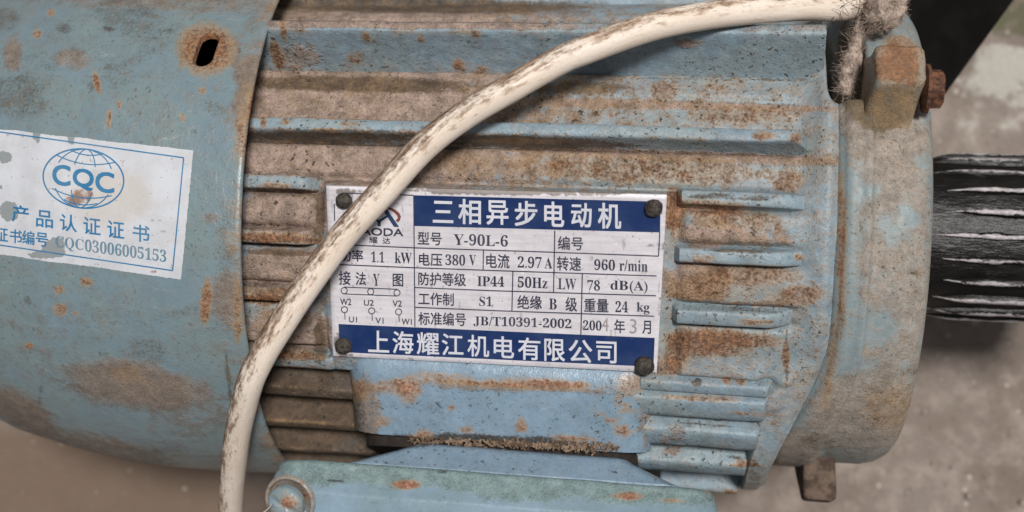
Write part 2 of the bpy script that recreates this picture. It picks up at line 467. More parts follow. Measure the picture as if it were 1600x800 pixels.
def plate_mat():
    b = NB("worn_aluminium_plate")
    d, r, g = b.attr()
    n = b.noise(9, 3, .6)
    mid = b.noise(40, 4, .6)
    brush = b.noise(6, 2, .5, vec=b.stretch(.06, 1, 1))
    c = b.mix(b.ramp(mid, .35, .65), lin(224, 220, 226), lin(212, 208, 214))
    c = b.mix(b.ramp(brush, .35, .7, 0, .25), c, lin(178, 172, 176))
    fg = b.ramp(b.m('ADD', g, b.m('ADD', b.m('MULTIPLY', b.m('SUBTRACT', n, .5), 1.5), b.m('MULTIPLY', b.m('SUBTRACT', mid, .5), .8))), .5, .85, 0, .8)
    c = b.mix(fg, c, lin(112, 100, 90))
    fw = b.ramp(b.m('ADD', d, b.m('MULTIPLY', b.m('SUBTRACT', n, .5), 1.5)), .5, .7)
    c = b.mix(b.m('MULTIPLY', fw, .8), c, lin(235, 230, 230))
    sc = b.noise(11, 2, .5, vec=b.diag(.05, 1))
    c = b.mix(b.ramp(sc, .67, .72, 0, .45), c, lin(150, 142, 140))
    c = b.mix(b.ramp(b.noise(5, 1, .5), .71, .75, 0, .55), c, lin(104, 92, 84))
    return b.out(c, .46, b.bump(b.m('ADD', n, brush), .7, .6), .12, .4)


M_plate = plate_mat()


def print_mat(name, c, worn, amt=.5):
    b = NB(name)
    n = b.noise(10, 4, .7)
    f = b.noise(3, 2, .6)
    cc = b.mix(b.ramp(b.noise(60, 3, .6), .35, .7, 0, .25), c, worn)
    k = b.ramp(b.m('ADD', n, b.m('MULTIPLY', b.m('SUBTRACT', f, .5), .35)), .66, .74, 0, amt)
    return b.out(b.mix(k, cc, worn), .5, spec=.35)


M_navy = print_mat("navy_enamel", lin(14, 42, 92), lin(74, 90, 120), .6)
M_ink = print_mat("dark_ink", lin(44, 46, 66), lin(120, 116, 124), .5)
M_white = print_mat("bare_lettering", lin(212, 212, 220), lin(150, 158, 178), .4)
M_stamp = print_mat("stamped_grey", lin(150, 142, 144), lin(190, 184, 186), .6)
M_logoblue = print_mat("emblem_blue", lin(34, 58, 92), lin(80, 100, 130), .3)
M_logored = print_mat("emblem_red", lin(116, 62, 54), lin(160, 120, 112), .4)
M_blueink = print_mat("blue_ink", lin(38, 112, 158), lin(124, 156, 174), .35)
M_paleink = print_mat("faded_blue_ink", lin(92, 126, 146), lin(160, 164, 170), .6)


def sticker_mat():
    b = NB("white_sticker_paper")
    d, r, g = b.attr()
    n = b.noise(9, 3, .6)
    mid = b.noise(45, 4, .65)
    c = b.mix(b.ramp(mid, .35, .65), lin(200, 203, 209), lin(190, 192, 198))
    c = b.mix(b.ramp(b.m('ADD', d, b.m('MULTIPLY', b.m('SUBTRACT', mid, .5), 1.4)), .3, .9, 0, .4), c, lin(190, 176, 160))
    c = b.mix(b.ramp(b.m('ADD', r, b.m('ADD', b.m('MULTIPLY', b.m('SUBTRACT', n, .5), 1.2), b.m('MULTIPLY', b.m('SUBTRACT', mid, .5), .9))), .45, .85, 0, .85), c, lin(134, 94, 66))
    c = b.mix(b.ramp(b.m('ADD', g, b.m('ADD', b.m('MULTIPLY', b.m('SUBTRACT', n, .5), 1.1), b.m('MULTIPLY', b.m('SUBTRACT', mid, .5), 1.4))), .46, .58, 0, .92), c, lin(132, 138, 140))
    c = b.mix(b.ramp(b.noise(6, 1, .5), .70, .74, 0, .5), c, lin(140, 118, 100))
    return b.out(c, .6, b.bump(mid, 1.2, .5), spec=.3)


M_sticker = sticker_mat()


def ground_mat():
    b = NB("dirty_concrete")
    n = b.noise(60, 5, .65)
    big = b.noise(420, 4, .6)
    f = b.noise(10, 3, .7)
    c = b.mix(b.ramp(big, .36, .64), lin(138, 127, 119), lin(122, 110, 101))
    c = b.mix(b.ramp(n, .42, .7, 0, .6), c, lin(168, 156, 147))
    c = b.mix(b.ramp(f, .55, .75, 0, .6), c, lin(92, 78, 68))
    d, r, g = b.attr()
    # whitish lime and moss beyond the motor
    k = b.ramp(b.m('ADD', d, b.m('MULTIPLY', b.m('SUBTRACT', n, .5), 1.8)), .4, .7)
    c = b.mix(k, c, lin(178, 174, 166))
    k2 = b.ramp(b.m('ADD', g, b.m('MULTIPLY', b.m('SUBTRACT', n, .5), 2.0)), .45, .8, 0, .8)
    c = b.mix(k2, c, lin(88, 90, 66))
    k3 = b.ramp(b.m('ADD', r, b.m('MULTIPLY', b.m('SUBTRACT', n, .5), .9)), .3, .9, 0, .85)
    c = b.mix(k3, c, lin(112, 94, 80))
    c = b.mix(b.ramp(b.noise(26, 1, .5), .72, .76, 0, .7), c, lin(196, 184, 174))
    return b.out(c, .95, b.bump(b.m('ADD', n, b.m('MULTIPLY', f, .5)), 8, .8), spec=.25)


M_ground = ground_mat()


# ------------------------------------------------------------------ object helpers
def empty(name, label=None, cat=None, parent=None, loc=(0, 0, 0)):
    o = bpy.data.objects.new(name, None)
    o.empty_display_size = .02
    col.objects.link(o)
    o.location = loc
    if parent:
        o.parent = parent
    if label:
        o['label'] = label
        o['category'] = cat
    return o


def build(name, V, F, mat, parent=None, masks=None, smooth=True, uv=None):
    """V in local U units"""
    V = np.asarray(V, float)
    me = bpy.data.meshes.new(name)
    W = V * S
    W[:, 2] -= GROUND * S
    me.from_pydata(W.tolist(), [], F if isinstance(F, list) else F.tolist())
    if masks is not None:
        a = me.color_attributes.new("stain", 'FLOAT_COLOR', 'POINT')
        a.data.foreach_set("color", np.asarray(masks, np.float32).ravel())
    if smooth:
        me.polygons.foreach_set("use_smooth", [True] * len(me.polygons))
    if uv is not None:
        l = me.uv_layers.new(name="UVMap")
        idx = np.zeros(len(me.loops), np.int32)
        me.loops.foreach_get("vertex_index", idx)
        l.data.foreach_set("uv", np.asarray(uv, np.float32)[idx].ravel())
    me.materials.append(mat)
    me.update()
    o = bpy.data.objects.new(name, me)
    col.objects.link(o)
    if parent:
        o.parent = parent
    return o


def fix_normals(o):
    bm = bmesh.new()
    bm.from_mesh(o.data)
    bmesh.ops.recalc_face_normals(bm, faces=bm.faces)
    bm.to_mesh(o.data)
    bm.free()
    return o


def grid_faces(n, m_, wrap=False, flip=False):
    i = np.arange(n - 1)[:, None]
    j = np.arange(m_ if wrap else m_ - 1)[None, :]
    a = i * m_ + j
    b = i * m_ + (j + 1) % m_
    c = (i + 1) * m_ + (j + 1) % m_
    d = (i + 1) * m_ + j
    f = np.stack([a, b, c, d], -1).reshape(-1, 4)
    return f[:, ::-1] if flip else f


def cyl(u, th, r):
    """th measured from the viewer's side (w) towards image up (v)"""
    return np.stack([u, r * np.sin(th), r * np.cos(th)], -1)


def base3(n, d=0.0, r=0.0, g=0.0):
    return np.tile(np.array([d, r, g], float), (n, 1))


def sharp(o, ang=35):
    me = o.data
    me.set_sharp_from_angle(angle=math.radians(ang))
    return o


# ------------------------------------------------------------------ ground
gx = np.linspace(-1, 1, 161)
gx = np.sign(gx) * (np.abs(gx) * 2600 + np.abs(gx) ** 6 * 40000)
GX, GY = np.meshgrid(gx, gx, indexing='ij')
P = np.stack([GX, GY, np.zeros_like(GX)], -1).reshape(-1, 3)
P[:, 2] = GROUND + fbm(P, 300, 3) * 4 - 4
px, py = proj(P)


def blob(cx, cy, rx, ry):
    return np.clip(1.3 - ((px - cx) / rx) ** 2 - ((py - cy) / ry) ** 2, 0, 1)


mk = np.zeros((len(P), 4))
mk[:, 0] = .75 * blob(1570, 110, 100, 50) + .35 * blob(1560, 190, 90, 60)
mk[:, 2] = .8 * blob(1590, 30, 60, 50) + .5 * blob(1540, 160, 110, 14)
mk[:, 1] = 1.0 * blob(60, 790, 420, 150)
mk[:, 3] = 1
ground = build("ground", P, grid_faces(161, 161, flip=True), M_ground, None, mk)
ground['kind'] = 'structure'
ground['label'] = 'dirty brown grey concrete ground under the motor'

# ------------------------------------------------------------------ motor
motor = empty("electric_motor", "old blue electric motor with rusty fins, name plate and certification sticker", "motor")

# --- frame with name plate pad
pl_c = at_cyl(np.array([778.0]), np.array([438.0]), 416)[0]
th_pl = math.atan2(pl_c[1], pl_c[2])
padTL = at_cyl(np.array([506.0, 1044.0]), np.array([286.0, 300.0]), 414)
padBL = at_cyl(np.array([515.0, 1030.0]), np.array([575.0, 600.0]), 414)
u_pad0, u_pad1 = padTL[0, 0] + 2, padTL[1, 0] + 8
tht = np.arctan2(padTL[:, 1], padTL[:, 2]).mean()
thb = np.arctan2(padBL[:, 1], padBL[:, 2]).mean()
R_ROOT = 392.0


_g = at_cyl(np.array([1325.0, 1325.0]), np.array([172.0, 128.0]), 400)
GT0, GT1 = np.arctan2(_g[:, 1], _g[:, 2])


def sweep(th):
    """the joint between frame and end shield sweeps back low down on the terminal box side"""
    return 72 * sstep(-.42, -1.1, th) * sstep(-2.6, -2.0, th)


def gap_mask(u, th):
    """the open notch between the frame's end and the bolt ear"""
    return sstep(GT0, GT1, th) * sstep(1.5, 1.3, th) * sstep(528, 542, u) * sstep(593, 588, u)


_m = at_cyl(np.array([1150.0, 1150.0]), np.array([300.0, 610.0]), 410)
MT0, MT1 = np.arctan2(_m[:, 1], _m[:, 2])


def fin_theta(xa, ya, R):
    p = at_cyl(np.array([float(xa)]), np.array([float(ya)]), R)[0]
    return p[0], math.atan2(p[1], p[2])


ROWS = []
for ya, yb, R_ in ((-78, -82, 500), (37, 43, 488), (192, 210, 440), (284, 312, 424), (371, 404, 424), (463, 503, 426), (566, 618, 434)):
    (ua, ta), (ub, tb) = fin_theta(450, ya, R_), fin_theta(1200, yb, R_)
    ROWS.append((ua, ta, (tb - ta) / (ub - ua)))


def pillows(u, th):
    """the cast floor swells between neighbouring fins and dips beside them"""
    out = np.zeros(np.shape(u))
    for k in range(len(ROWS) - 1):
        hi = ROWS[k][1] + ROWS[k][2] * (u - ROWS[k][0])
        lo = ROWS[k + 1][1] + ROWS[k + 1][2] * (u - ROWS[k + 1][0])
        t = (th - lo) / (hi - lo)
        arc = (hi - lo) * 400
        d = np.minimum(t, 1 - t) * arc - 11
        H = 11.0 if k < 3 else 13.0
        b = sstep(0, 15, d) * (H - .35 * H * (2 * t - 1) ** 2) - 7 * sstep(-12, 0, d) * sstep(9, 0, d)
        if k < 2:        # a ledge part way across the wide upper channels
            b = b + 6 * sstep(.50, .58, t) * sstep(0, 10, d)
        b = b * ((t > 0) & (t < 1))
        if k >= 3:
            b = b * np.maximum(sstep(6, 26, u - u_pad1), sstep(6, 26, u_pad0 - u))
        out = out + b
    return out * (1 - sstep(462, 515, u))


def r_floor(u, th):
    r = R_ROOT + (25 + 52 * sstep(-.52, -1.05, th)) * sstep(474 - 26 * sstep(-.5, -.7, th), 534 - 56 * sstep(-.5, -.7, th), u)
    r = r + 11 * sstep(MT0 + .05, MT0 - .02, th) * sstep(MT1 - .06, MT1, th) * (1 - sstep(474, 534, u))
    r = r + 44 * sstep(-.5, -.78, th) * sstep(-1.7, -1.3, th) * sstep(100, 200, u) * (1 - sstep(440, 480, u))
    r = r + pillows(u, th)
    e = 9.0
    du = np.minimum(u - u_pad0, u_pad1 - u)
    dt = np.minimum(th - thb, tht - th) * 405
    dd = np.minimum(du, dt)
    pad = sstep(-e, e, dd)
    # pad is flat, tangent at the plate centre
    flat = (414 / np.cos(np.clip(th - th_pl, -.6, .6)))
    flat = np.minimum(flat, 432) - 6
    return r + np.maximum(flat - r, 0) * pad - 75 * gap_mask(u, th) - 9 * sstep(529, 547, u) ** 2


us = np.concatenate([np.linspace(-475, 547, 222)])
ths = np.radians(np.concatenate([np.linspace(-105, 105, 440), np.linspace(105, 255, 90)[1:-1]]))
UU, TT = np.meshgrid(us, ths, indexing='ij')
rr = r_floor(UU, TT)
P0 = cyl(UU, TT, rr)
rr = rr + fbm(P0, 60, 11) * 2.4 + fbm(P0, 14, 12, 2) * .9
TTs = (TT + np.pi) % (2 * np.pi) - np.pi
P = cyl(UU - sweep(TTs) * sstep(400, 547, UU), TT, rr).reshape(-1, 3)
px, py = proj(P)
xl = 1 - sstep(560, 1120, px)
up = sstep(330, 260, py)
bs = base3(len(P))
bs[:, 0] = .18 + .62 * xl * (.35 + .65 * up) + .1 * up
bs[:, 1] = .24 + .10 * (1 - xl) + .12 * vnoise(P, 90, 17)
bs[:, 2] = .06 + .16 * xl
bs += (gap_mask(UU, TT).reshape(-1) * 1.2)[:, None] * np.array([0, 0, 1.0])  # grime channel also carries the notch's painted shade
frame = build("frame", P, grid_faces(len(us), len(ths), wrap=True, flip=True), M_frame, motor, stain_shade_masks(P, bs, 'frame'))
# right end flange ring of the frame, closing to the axis
prof = [(505, 417), (506, 412), (506, 300), (506, 150)]


def lathe(name, prof, mat, parent, nt_=256, masks_base=(0, 0, 0), noise=(0, 60), stains=True, sub=True, cut=None):
    pr = np.array(prof, float)
    if sub:
        q = [pr[0]]
        for a, b in zip(pr[:-1], pr[1:]):
            n = max(1, int(np.hypot(*(b - a)) / 6))
            for k in range(1, n + 1):
                q.append(a + (b - a) * k / n)
        pr = np.array(q)
    th = np.linspace(0, 2 * np.pi, nt_, endpoint=False)
    U_, T_ = np.meshgrid(pr[:, 0], th, indexing='ij')
    R_ = np.repeat(pr[:, 1][:, None], nt_, 1)
    P = cyl(U_, T_, R_)
    if noise[0]:
        if cut:
            R_ = np.minimum(R_, cut(U_, T_, R_))
        if cut:
            Ts = (T_ + np.pi) % (2 * np.pi) - np.pi
            U_ = U_ - sweep(Ts) * sstep(640, 560, U_)
        R_ = R_ + fbm(P, noise[1], 21) * noise[0]
        P = cyl(U_, T_, R_)
    P = P.reshape(-1, 3)
    mk = stain_shade_masks(P, base3(len(P), *masks_base), 'shield') if stains else np.tile(np.array([*masks_base, 1.0]), (len(P), 1))
    return build(name, P, grid_faces(len(pr), nt_, wrap=True, flip=True), mat, parent, mk)


# --- cooling fins
def fin(ya, yb, R, wt, u0, u1, e0=6, e1=40, wr=None, mtip=(0, 0, 0), mside=(0, 0, 0), xa=450, xb=1200, th=None, low=None):
    """one fin along the frame; ya, yb: where its crest is seen at xa and xb"""
    wr = wr or wt + 9
    n = max(20, int((u1 - u0) / 5.5))
    u = np.linspace(u0, u1, n)
    if th is None:
        ua, ta = fin_theta(xa, ya, R)
        ub, tb = fin_theta(xb, yb, R)
        theta = ta + (tb - ta) * (u - ua) / (ub - ua)
    else:
        theta = np.full(n, th)
    hs_ = np.concatenate([np.linspace(0, .9, 11), [.95, .98]])
    ee = np.minimum(sstep(u0 - .1, u0 + e0, u), 1 - sstep(u1 - e1, u1 + .1, u))
    fl = R_ROOT - 8
    sec = []
    for h in hs_:
        sec.append((-(wt + (wr - wt) * (1 - h) ** 2.2) if h < .93 else -wt * (1 - ((h - .9) / .1) ** 2 * .28), h, 1))
    tip = [(-wt * .45, 1.0, 0), (0, 1.004, 0), (wt * .45, 1.0, 0)]
    sec = sec + tip + [(-a, h, s) for a, h, s in sec[::-1]]
    a = np.array([s[0] for s in sec])
    h = np.array([s[1] for s in sec])
    isd = np.array([s[2] for s in sec])
    Rl = fl + (R - fl) * np.clip(ee, .02, 1)
    rr = fl + (Rl[:, None] - fl) * h[None, :]
    c, s_ = np.cos(theta)[:, None], np.sin(theta)[:, None]
    V = np.stack([np.repeat(u[:, None], len(a), 1), rr * s_ + a[None] * c, rr * c - a[None] * s_], -1)
    seed = random.randint(0, 999)
    V = V + np.stack([np.zeros(V.shape[:2]), fbm(V, 70, seed, 2) * 1.8, fbm(V, 50, seed + 5) * 1.8], -1)
    P = V.reshape(-1, 3)
    side = np.tile(isd, n)[:, None].astype(float)
    bs = base3(len(P), *mtip) * (1 - side) + base3(len(P), *mside) * side
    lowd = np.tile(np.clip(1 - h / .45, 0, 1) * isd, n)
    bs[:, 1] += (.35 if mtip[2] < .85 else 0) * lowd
    crest = np.tile(sstep(.86, .95, h) * isd, n)
    bs[:, 1] += crest * (.25 + .45 * vnoise(P, 34, seed))
    bs[:, 2] += .35 * lowd  # packed foot dirt that also paints the crevice darker for contrast
    px, _ = proj(P)
    xl = (1 - sstep(520, 1150, px))[:, None]
    bs = bs * (.45 + .55 * xl)
    F = grid_faces(n, len(a), flip=True).tolist()
    F.append(list(range(len(a))))
    F.append([(n - 1) * len(a) + k for k in range(len(a))][::-1])
    o = build("cooling_fin", P, F, M_frame, frame, stain_shade_masks(P, bs, 'frame'))
    return sharp(fix_normals(o), 50)


uR = 520
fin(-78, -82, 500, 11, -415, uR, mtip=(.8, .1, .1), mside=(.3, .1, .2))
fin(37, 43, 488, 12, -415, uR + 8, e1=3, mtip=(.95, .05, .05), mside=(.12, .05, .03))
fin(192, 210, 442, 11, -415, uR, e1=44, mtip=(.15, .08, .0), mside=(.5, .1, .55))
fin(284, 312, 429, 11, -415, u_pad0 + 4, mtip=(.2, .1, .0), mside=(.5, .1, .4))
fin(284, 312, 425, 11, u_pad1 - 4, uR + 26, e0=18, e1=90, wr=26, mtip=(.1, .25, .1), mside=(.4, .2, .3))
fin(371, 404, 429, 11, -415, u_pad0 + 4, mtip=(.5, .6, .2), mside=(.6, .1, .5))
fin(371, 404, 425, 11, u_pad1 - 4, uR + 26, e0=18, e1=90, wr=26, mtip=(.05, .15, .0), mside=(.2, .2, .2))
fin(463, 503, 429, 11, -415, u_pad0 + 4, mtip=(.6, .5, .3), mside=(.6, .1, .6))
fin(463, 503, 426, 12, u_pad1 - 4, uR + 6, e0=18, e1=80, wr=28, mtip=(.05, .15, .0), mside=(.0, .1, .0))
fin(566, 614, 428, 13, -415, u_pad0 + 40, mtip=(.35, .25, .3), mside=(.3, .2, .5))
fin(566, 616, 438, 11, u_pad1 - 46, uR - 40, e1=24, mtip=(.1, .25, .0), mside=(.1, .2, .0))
fin(612, 662, 432, 13, -415, -170, mtip=(.5, 0, .9), mside=(.5, 0, 1.0))  # heavy grime colour paints the shade of neck and cover
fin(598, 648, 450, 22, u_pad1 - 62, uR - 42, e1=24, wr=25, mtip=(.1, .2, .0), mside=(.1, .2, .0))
fin(664, 713, 446, 13, -415, -170, mtip=(.5, 0, .9), mside=(.5, 0, 1.0))  # this and the next two fins take the same shade in colour
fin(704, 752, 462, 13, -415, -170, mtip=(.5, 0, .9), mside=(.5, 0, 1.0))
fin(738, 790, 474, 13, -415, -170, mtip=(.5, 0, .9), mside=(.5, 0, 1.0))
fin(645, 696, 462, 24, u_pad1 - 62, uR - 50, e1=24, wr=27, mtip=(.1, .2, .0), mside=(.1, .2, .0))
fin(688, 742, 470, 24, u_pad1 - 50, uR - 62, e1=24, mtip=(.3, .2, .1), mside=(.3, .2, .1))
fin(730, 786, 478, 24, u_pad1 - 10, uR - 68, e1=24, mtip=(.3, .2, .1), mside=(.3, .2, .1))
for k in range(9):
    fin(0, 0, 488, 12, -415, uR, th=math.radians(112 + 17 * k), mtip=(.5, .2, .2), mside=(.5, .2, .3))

# --- end shield
shield_prof = [(546, 300), (546.5, 409), (552, 412), (557, 418), (562, 423), (585, 424), (591, 428), (595, 426), (598, 417), (604, 413), (640, 413), (662, 408), (678, 399), (688, 386), (693, 368), (695, 300), (698, 200), (702, 150), (702, 60)]
shield = lathe("end_shield", shield_prof, M_shield, motor, 300, (.20, .16, .08), (2.2, 90), cut=lambda u, t, r: r - 85 * gap_mask(u, (t + np.pi) % (2 * np.pi) - np.pi))


def ear(th_deg, u0, u1, Rout, half, mat, parent, masks=(.2, .2, .1), flare=1.0, name="bolt_ear"):
    """a bolt ear: a lug standing up radially, flaring into the shield"""
    n = 14
    rows = []
    secs = 12
    th = math.radians(th_deg)
    e_r = np.array([0, math.sin(th), math.cos(th)])
    e_t = np.array([0, math.cos(th), -math.sin(th)])
    pts = []
    hh = np.concatenate([np.linspace(0, .93, 12), [.97, 1.0]])
    prof = []
    for h in hh:
        wdt = half * (1 + flare * (1 - h) ** 1.6)
        if h > .95:
            wdt = half * (1 - (h - .93) * 2.2)
        prof.append((-wdt, h))
    prof += [(-half * .5, 1.004), (0, 1.006), (half * .5, 1.004)]
    prof += [(-a, h) for a, h in prof[:14][::-1]]
    uu = np.concatenate([[u0, u0 + 1.5, u0 + 5], np.linspace(u0 + 10, u1 - 10, n), [u1 - 5, u1 - 1.5, u1]])
    ins = np.concatenate([[9, 4, 1.2], np.zeros(n), [1.2, 4, 9]])
    V = []
    for u, i_ in zip(uu, ins):
        for a, h in prof:
            r = 398 + (Rout - i_ * .8 - 398) * h
            aa = np.sign(a) * max(abs(a) - i_, 0)
            # the outer end of the ear leans back towards the frame at its foot
            V.append(np.array([u - 16 * (1 - h) * (1 if a < 0 else .3), 0, 0]) + e_r * r + e_t * aa)
    V = np.array(V)
    V += np.stack([fbm(V, 40, 31, 2), fbm(V, 40, 32, 2), fbm(V, 40, 33, 2)], -1) * 2
    m_ = len(prof)
    F = grid_faces(len(uu), m_).tolist()
    F.append(list(range(m_)))
    F.append([(len(uu) - 1) * m_ + k for k in range(m_)][::-1])
    o = build(name, V, F, mat, parent, stain_shade_masks(V, base3(len(V), *masks), 'shield'))
    return sharp(fix_normals(o), 40)


pe = at_cyl(np.array([1394.0]), np.array([98.0]), 476)[0]
th_ear = math.degrees(math.atan2(pe[1], pe[2]))
ear(th_ear, 594, 668, 477, 36, M_shield, shield, (.30, .42, .30), 1.1)
pe2 = at_cyl(np.array([1222.0]), np.array([765.0]), 470)[0]
ear(math.degrees(math.atan2(pe2[1], pe2[2])) - 4, 540, 596, 482, 30, M_foot, shield, (.8, .2, .3), .7)
for a in (th_ear + 90, th_ear + 180):
    ear(a, 594, 668, 476, 36, M_shield, shield, (.5, .3, .2), 1.1)


def hex_bolt(center, axis, r, length, mat, parent, name="hex_bolt"):
    ax = Vector(axis).normalized()
    q = ax.to_track_quat('Z', 'Y')
    V, F = [], []
    lev = [(-6, r * .55), (0, r * 1.28), (5, r * 1.28), (5.5, r * .98), (6, r), (length - 3, r), (length, r * .86), (length + .6, r * .4)]
    n = 24
    for z, rad in lev:
        for k in range(n):
            a = 2 * math.pi * k / n
            if 4 <= lev.index((z, rad)) <= 5:
                aa = (a + .25) % (math.pi / 3) - math.pi / 6
                rd = rad * math.cos(math.pi / 6) / math.cos(aa) * 1.08
            else:
                rd = rad
            p = q @ Vector((rd * math.cos(a), rd * math.sin(a), z))
            V.append(np.array(p) + np.array(center))
    F = grid_faces(len(lev), n, wrap=True).tolist()
    F.append(list(range(n))[::-1])
    F.append([(len(lev) - 1) * n + k for k in range(n)])
    V = np.array(V)
    V += np.stack([fbm(V, 9, 41, 2), fbm(V, 9, 42, 2), fbm(V, 9, 43, 2)], -1) * 1.2
    o = build(name, V, F, mat, parent)
    return sharp(fix_normals(o), 32)


te = math.radians(th_ear - 3.2)
hex_bolt((668, 448 * math.sin(te), 448 * math.cos(te)), (1, 0, 0), 29, 26, M_rustbolt, shield)

# --- splined shaft
sh_prof = [(700, 100), (700.5, 136), (704, 141), (722, 141), (1150, 141), (1154, 136), (1155, 20)]
shaft = lathe("splined_shaft", sh_prof, M_tar, motor, 200, (-0.30, 0, 0), (1.6, 40), stains=False)
nt_teeth = 22
th0 = math.atan2(*(at_cyl(np.array([1540.0]), np.array([369.0]), 148)[0][[1, 2]]))
for k in range(nt_teeth):
    th = th0 + 2 * math.pi * k / nt_teeth
    n = 60
    u = np.linspace(726 + random.uniform(-10, 22), 1146, n)
    wd = (4.8 + 5.0 * random.random() ** 2) * sstep(0, 1, (u - u[0] + 6) / 110)
    wd = wd * (1 + .25 * vnoise(np.stack([u, u * 0 + k * 37, u * 0], -1), 30, 5))
    ht = 11 * sstep(-.1, 1, (u - u[0]) / 70)
    sec = [(-1.7, -.5), (-1.15, .45), (-.75, .9), (0, 1.0), (.75, .9), (1.15, .45), (1.7, -.5)]
    V = []
    for i in range(n):
        for a, h in sec:
            r = 139 + ht[i] * h
            t = th + a * wd[i] / 145
            V.append((u[i], r * math.sin(t), r * math.cos(t)))
    V = np.array(V)
    V += np.stack([fbm(V, 14, k), fbm(V, 14, k + 60), fbm(V, 14, k + 90)], -1) * 1.3
    tipm = np.tile(np.array([0, .2, .8, 1, .8, .2, 0]), n)
    mk = np.zeros((len(V), 4))
    mk[:, 0] = -.35 + tipm * (.95 + .25 * random.random())
    mk[:, 3] = 1
    F = grid_faces(n, 7, flip=True).tolist()
    F.append(list(range(7)))
    F.append([(n - 1) * 7 + q for q in range(7)][::-1])
    fix_normals(build("spline_tooth", V, F, M_tar, shaft, mk))

# --- fan cover, a sheet steel bowl with a slotted hole
CPU = np.array([-1092, -1086, -1070, -1040, -1000, -955, -890, -790, -690, -590, -500, -361, -355])
CPR = np.array([150, 240, 310, 362, 396, 420, 446, 470, 486, 492, 492, 490, 489])


def R_cov(u):
    return np.interp(u, CPU, CPR)


def R_cov_full(u, th):
    P = cyl(u, th, R_cov(u))
    return R_cov(u) + fbm(P, 260, 51, 2) * 3.0 + fbm(P, 60, 52, 2) * .7


slot = at_cyl(np.array([321.0, 314.0, 328.0]), np.array([75.0, 96.0, 54.0]), R_cov)
su, sth = slot[0, 0], math.atan2(slot[0, 1], slot[0, 2])
Rs = float(R_cov(su))
dxy = np.array([slot[2, 0] - slot[1, 0], Rs * (math.atan2(slot[2, 1], slot[2, 2]) - math.atan2(slot[1, 1], slot[1, 2]))])
sl_half = np.hypot(*dxy) / 2 - 10
sl_dir = dxy / np.hypot(*dxy)
rim_u = -358.0
us = np.concatenate([np.linspace(-1092, -1000, 16)[:-1], np.linspace(-1000, rim_u, 150)])
ths = np.radians(np.concatenate([np.linspace(-110, 110, 420), np.linspace(110, 250, 90)[1:-1]]))
nu, nth = len(us), len(ths)
ci, cj = int(np.argmin(abs(us - su))), int(np.argmin(abs(ths - sth)))
ki = int(50 / 4.02)
kj = int(60 / (Rs * (ths[1] - ths[0])))
UU, TT = np.meshgrid(us, ths, indexing='ij')
V = cyl(UU, TT, R_cov_full(UU, TT)).reshape(-1, 3).tolist()
F = grid_faces(nu, nth, wrap=True, flip=True).reshape(nu - 1, nth, 4)
keep = np.ones((nu - 1, nth), bool)
keep[ci - ki:ci + ki, cj - kj:cj + kj] = False
F = F[keep].tolist()
loop = [(ci - ki, j) for j in range(cj - kj, cj + kj)] + [(i, cj + kj) for i in range(ci - ki, ci + ki)] + \
       [(ci + ki, j) for j in range(cj + kj, cj - kj, -1)] + [(i, cj - kj) for i in range(ci + ki, ci - ki, -1)]
L = len(loop)
outer = np.array([[us[i] - su, Rs * (ths[j] - sth)] for i, j in loop])
ang = np.arctan2(outer[:, 1], outer[:, 0])
HW = 17.0
inner = []
for a in ang:
    d = np.array([math.cos(a), math.sin(a)])
    lo, hi = 0, 80
    for _ in range(30):
        mid = (lo + hi) / 2
        p = d * mid
        al = np.clip(p @ sl_dir, -sl_half, sl_half)
        if np.hypot(*(p - al * sl_dir)) < HW:
            lo = mid
        else:
            hi = mid
    inner.append(d * lo)
inner = np.array(inner)
prev = [i * nth + j for i, j in loop]
NRING = 14
for k in range(1, NRING + 4):
    if k <= NRING:
        t = (k / NRING) ** .8
        q = outer + (inner - outer) * t
        dr = 0 if k < NRING else -1.0
    else:
        q = inner * (1 - .03 * (k - NRING))
        dr = -4.0 * (k - NRING)
    uq, tq = su + q[:, 0], sth + q[:, 1] / Rs
    pts = cyl(uq, tq, R_cov_full(uq, tq) + dr)
    st_i = len(V)
    V += pts.tolist()
    cur = list(range(st_i, st_i + L))
    for a in range(L):
        F.append([prev[a], prev[(a + 1) % L], cur[(a + 1) % L], cur[a]])
    prev = cur
# rolled rim and inner skin
prev = [(nu - 1) * nth + j for j in range(nth)]
for du, dr in ((2.5, -1.5), (3.5, -4), (2.0, -8), (-6, -9), (-30, -10), (-31, -3)):
    pts = cyl(np.full(nth, rim_u + du), ths, R_cov_full(np.full(nth, max(rim_u + du, -1090)), ths) + dr)
    st_i = len(V)
    V += pts.tolist()
    cur = list(range(st_i, st_i + nth))
    for a in range(nth):
        F.append([prev[a], cur[a], cur[(a + 1) % nth], prev[(a + 1) % nth]])
    prev = cur
V = np.array(V)
px, py = proj(V)
bs = base3(len(V))
bs[:, 0] = .16 + .10 * vnoise(V, 120, 3)
bs[:, 1] = .05 + .10 * vnoise(V, 50, 6)
bs[:, 2] = .06 + .14 * vnoise(V, 90, 4) + .1 * sstep(520, 120, py) * sstep(420, 100, px)  # last term paints the light's falloff towards the upper left
bs[:, 1] += .55 * sstep(-385, -362, V[:, 0]) * (.6 + .6 * vnoise(V, 40, 14))
bs[:, 0] += .5 * sstep(-410, -365, V[:, 0]) * (.5 + .6 * vnoise(V, 70, 15))
cover = build("fan_cover", V, F, M_cover, motor, stain_shade_masks(V, bs, 'cover'))
fix_normals(cover)
sharp(cover, 60)
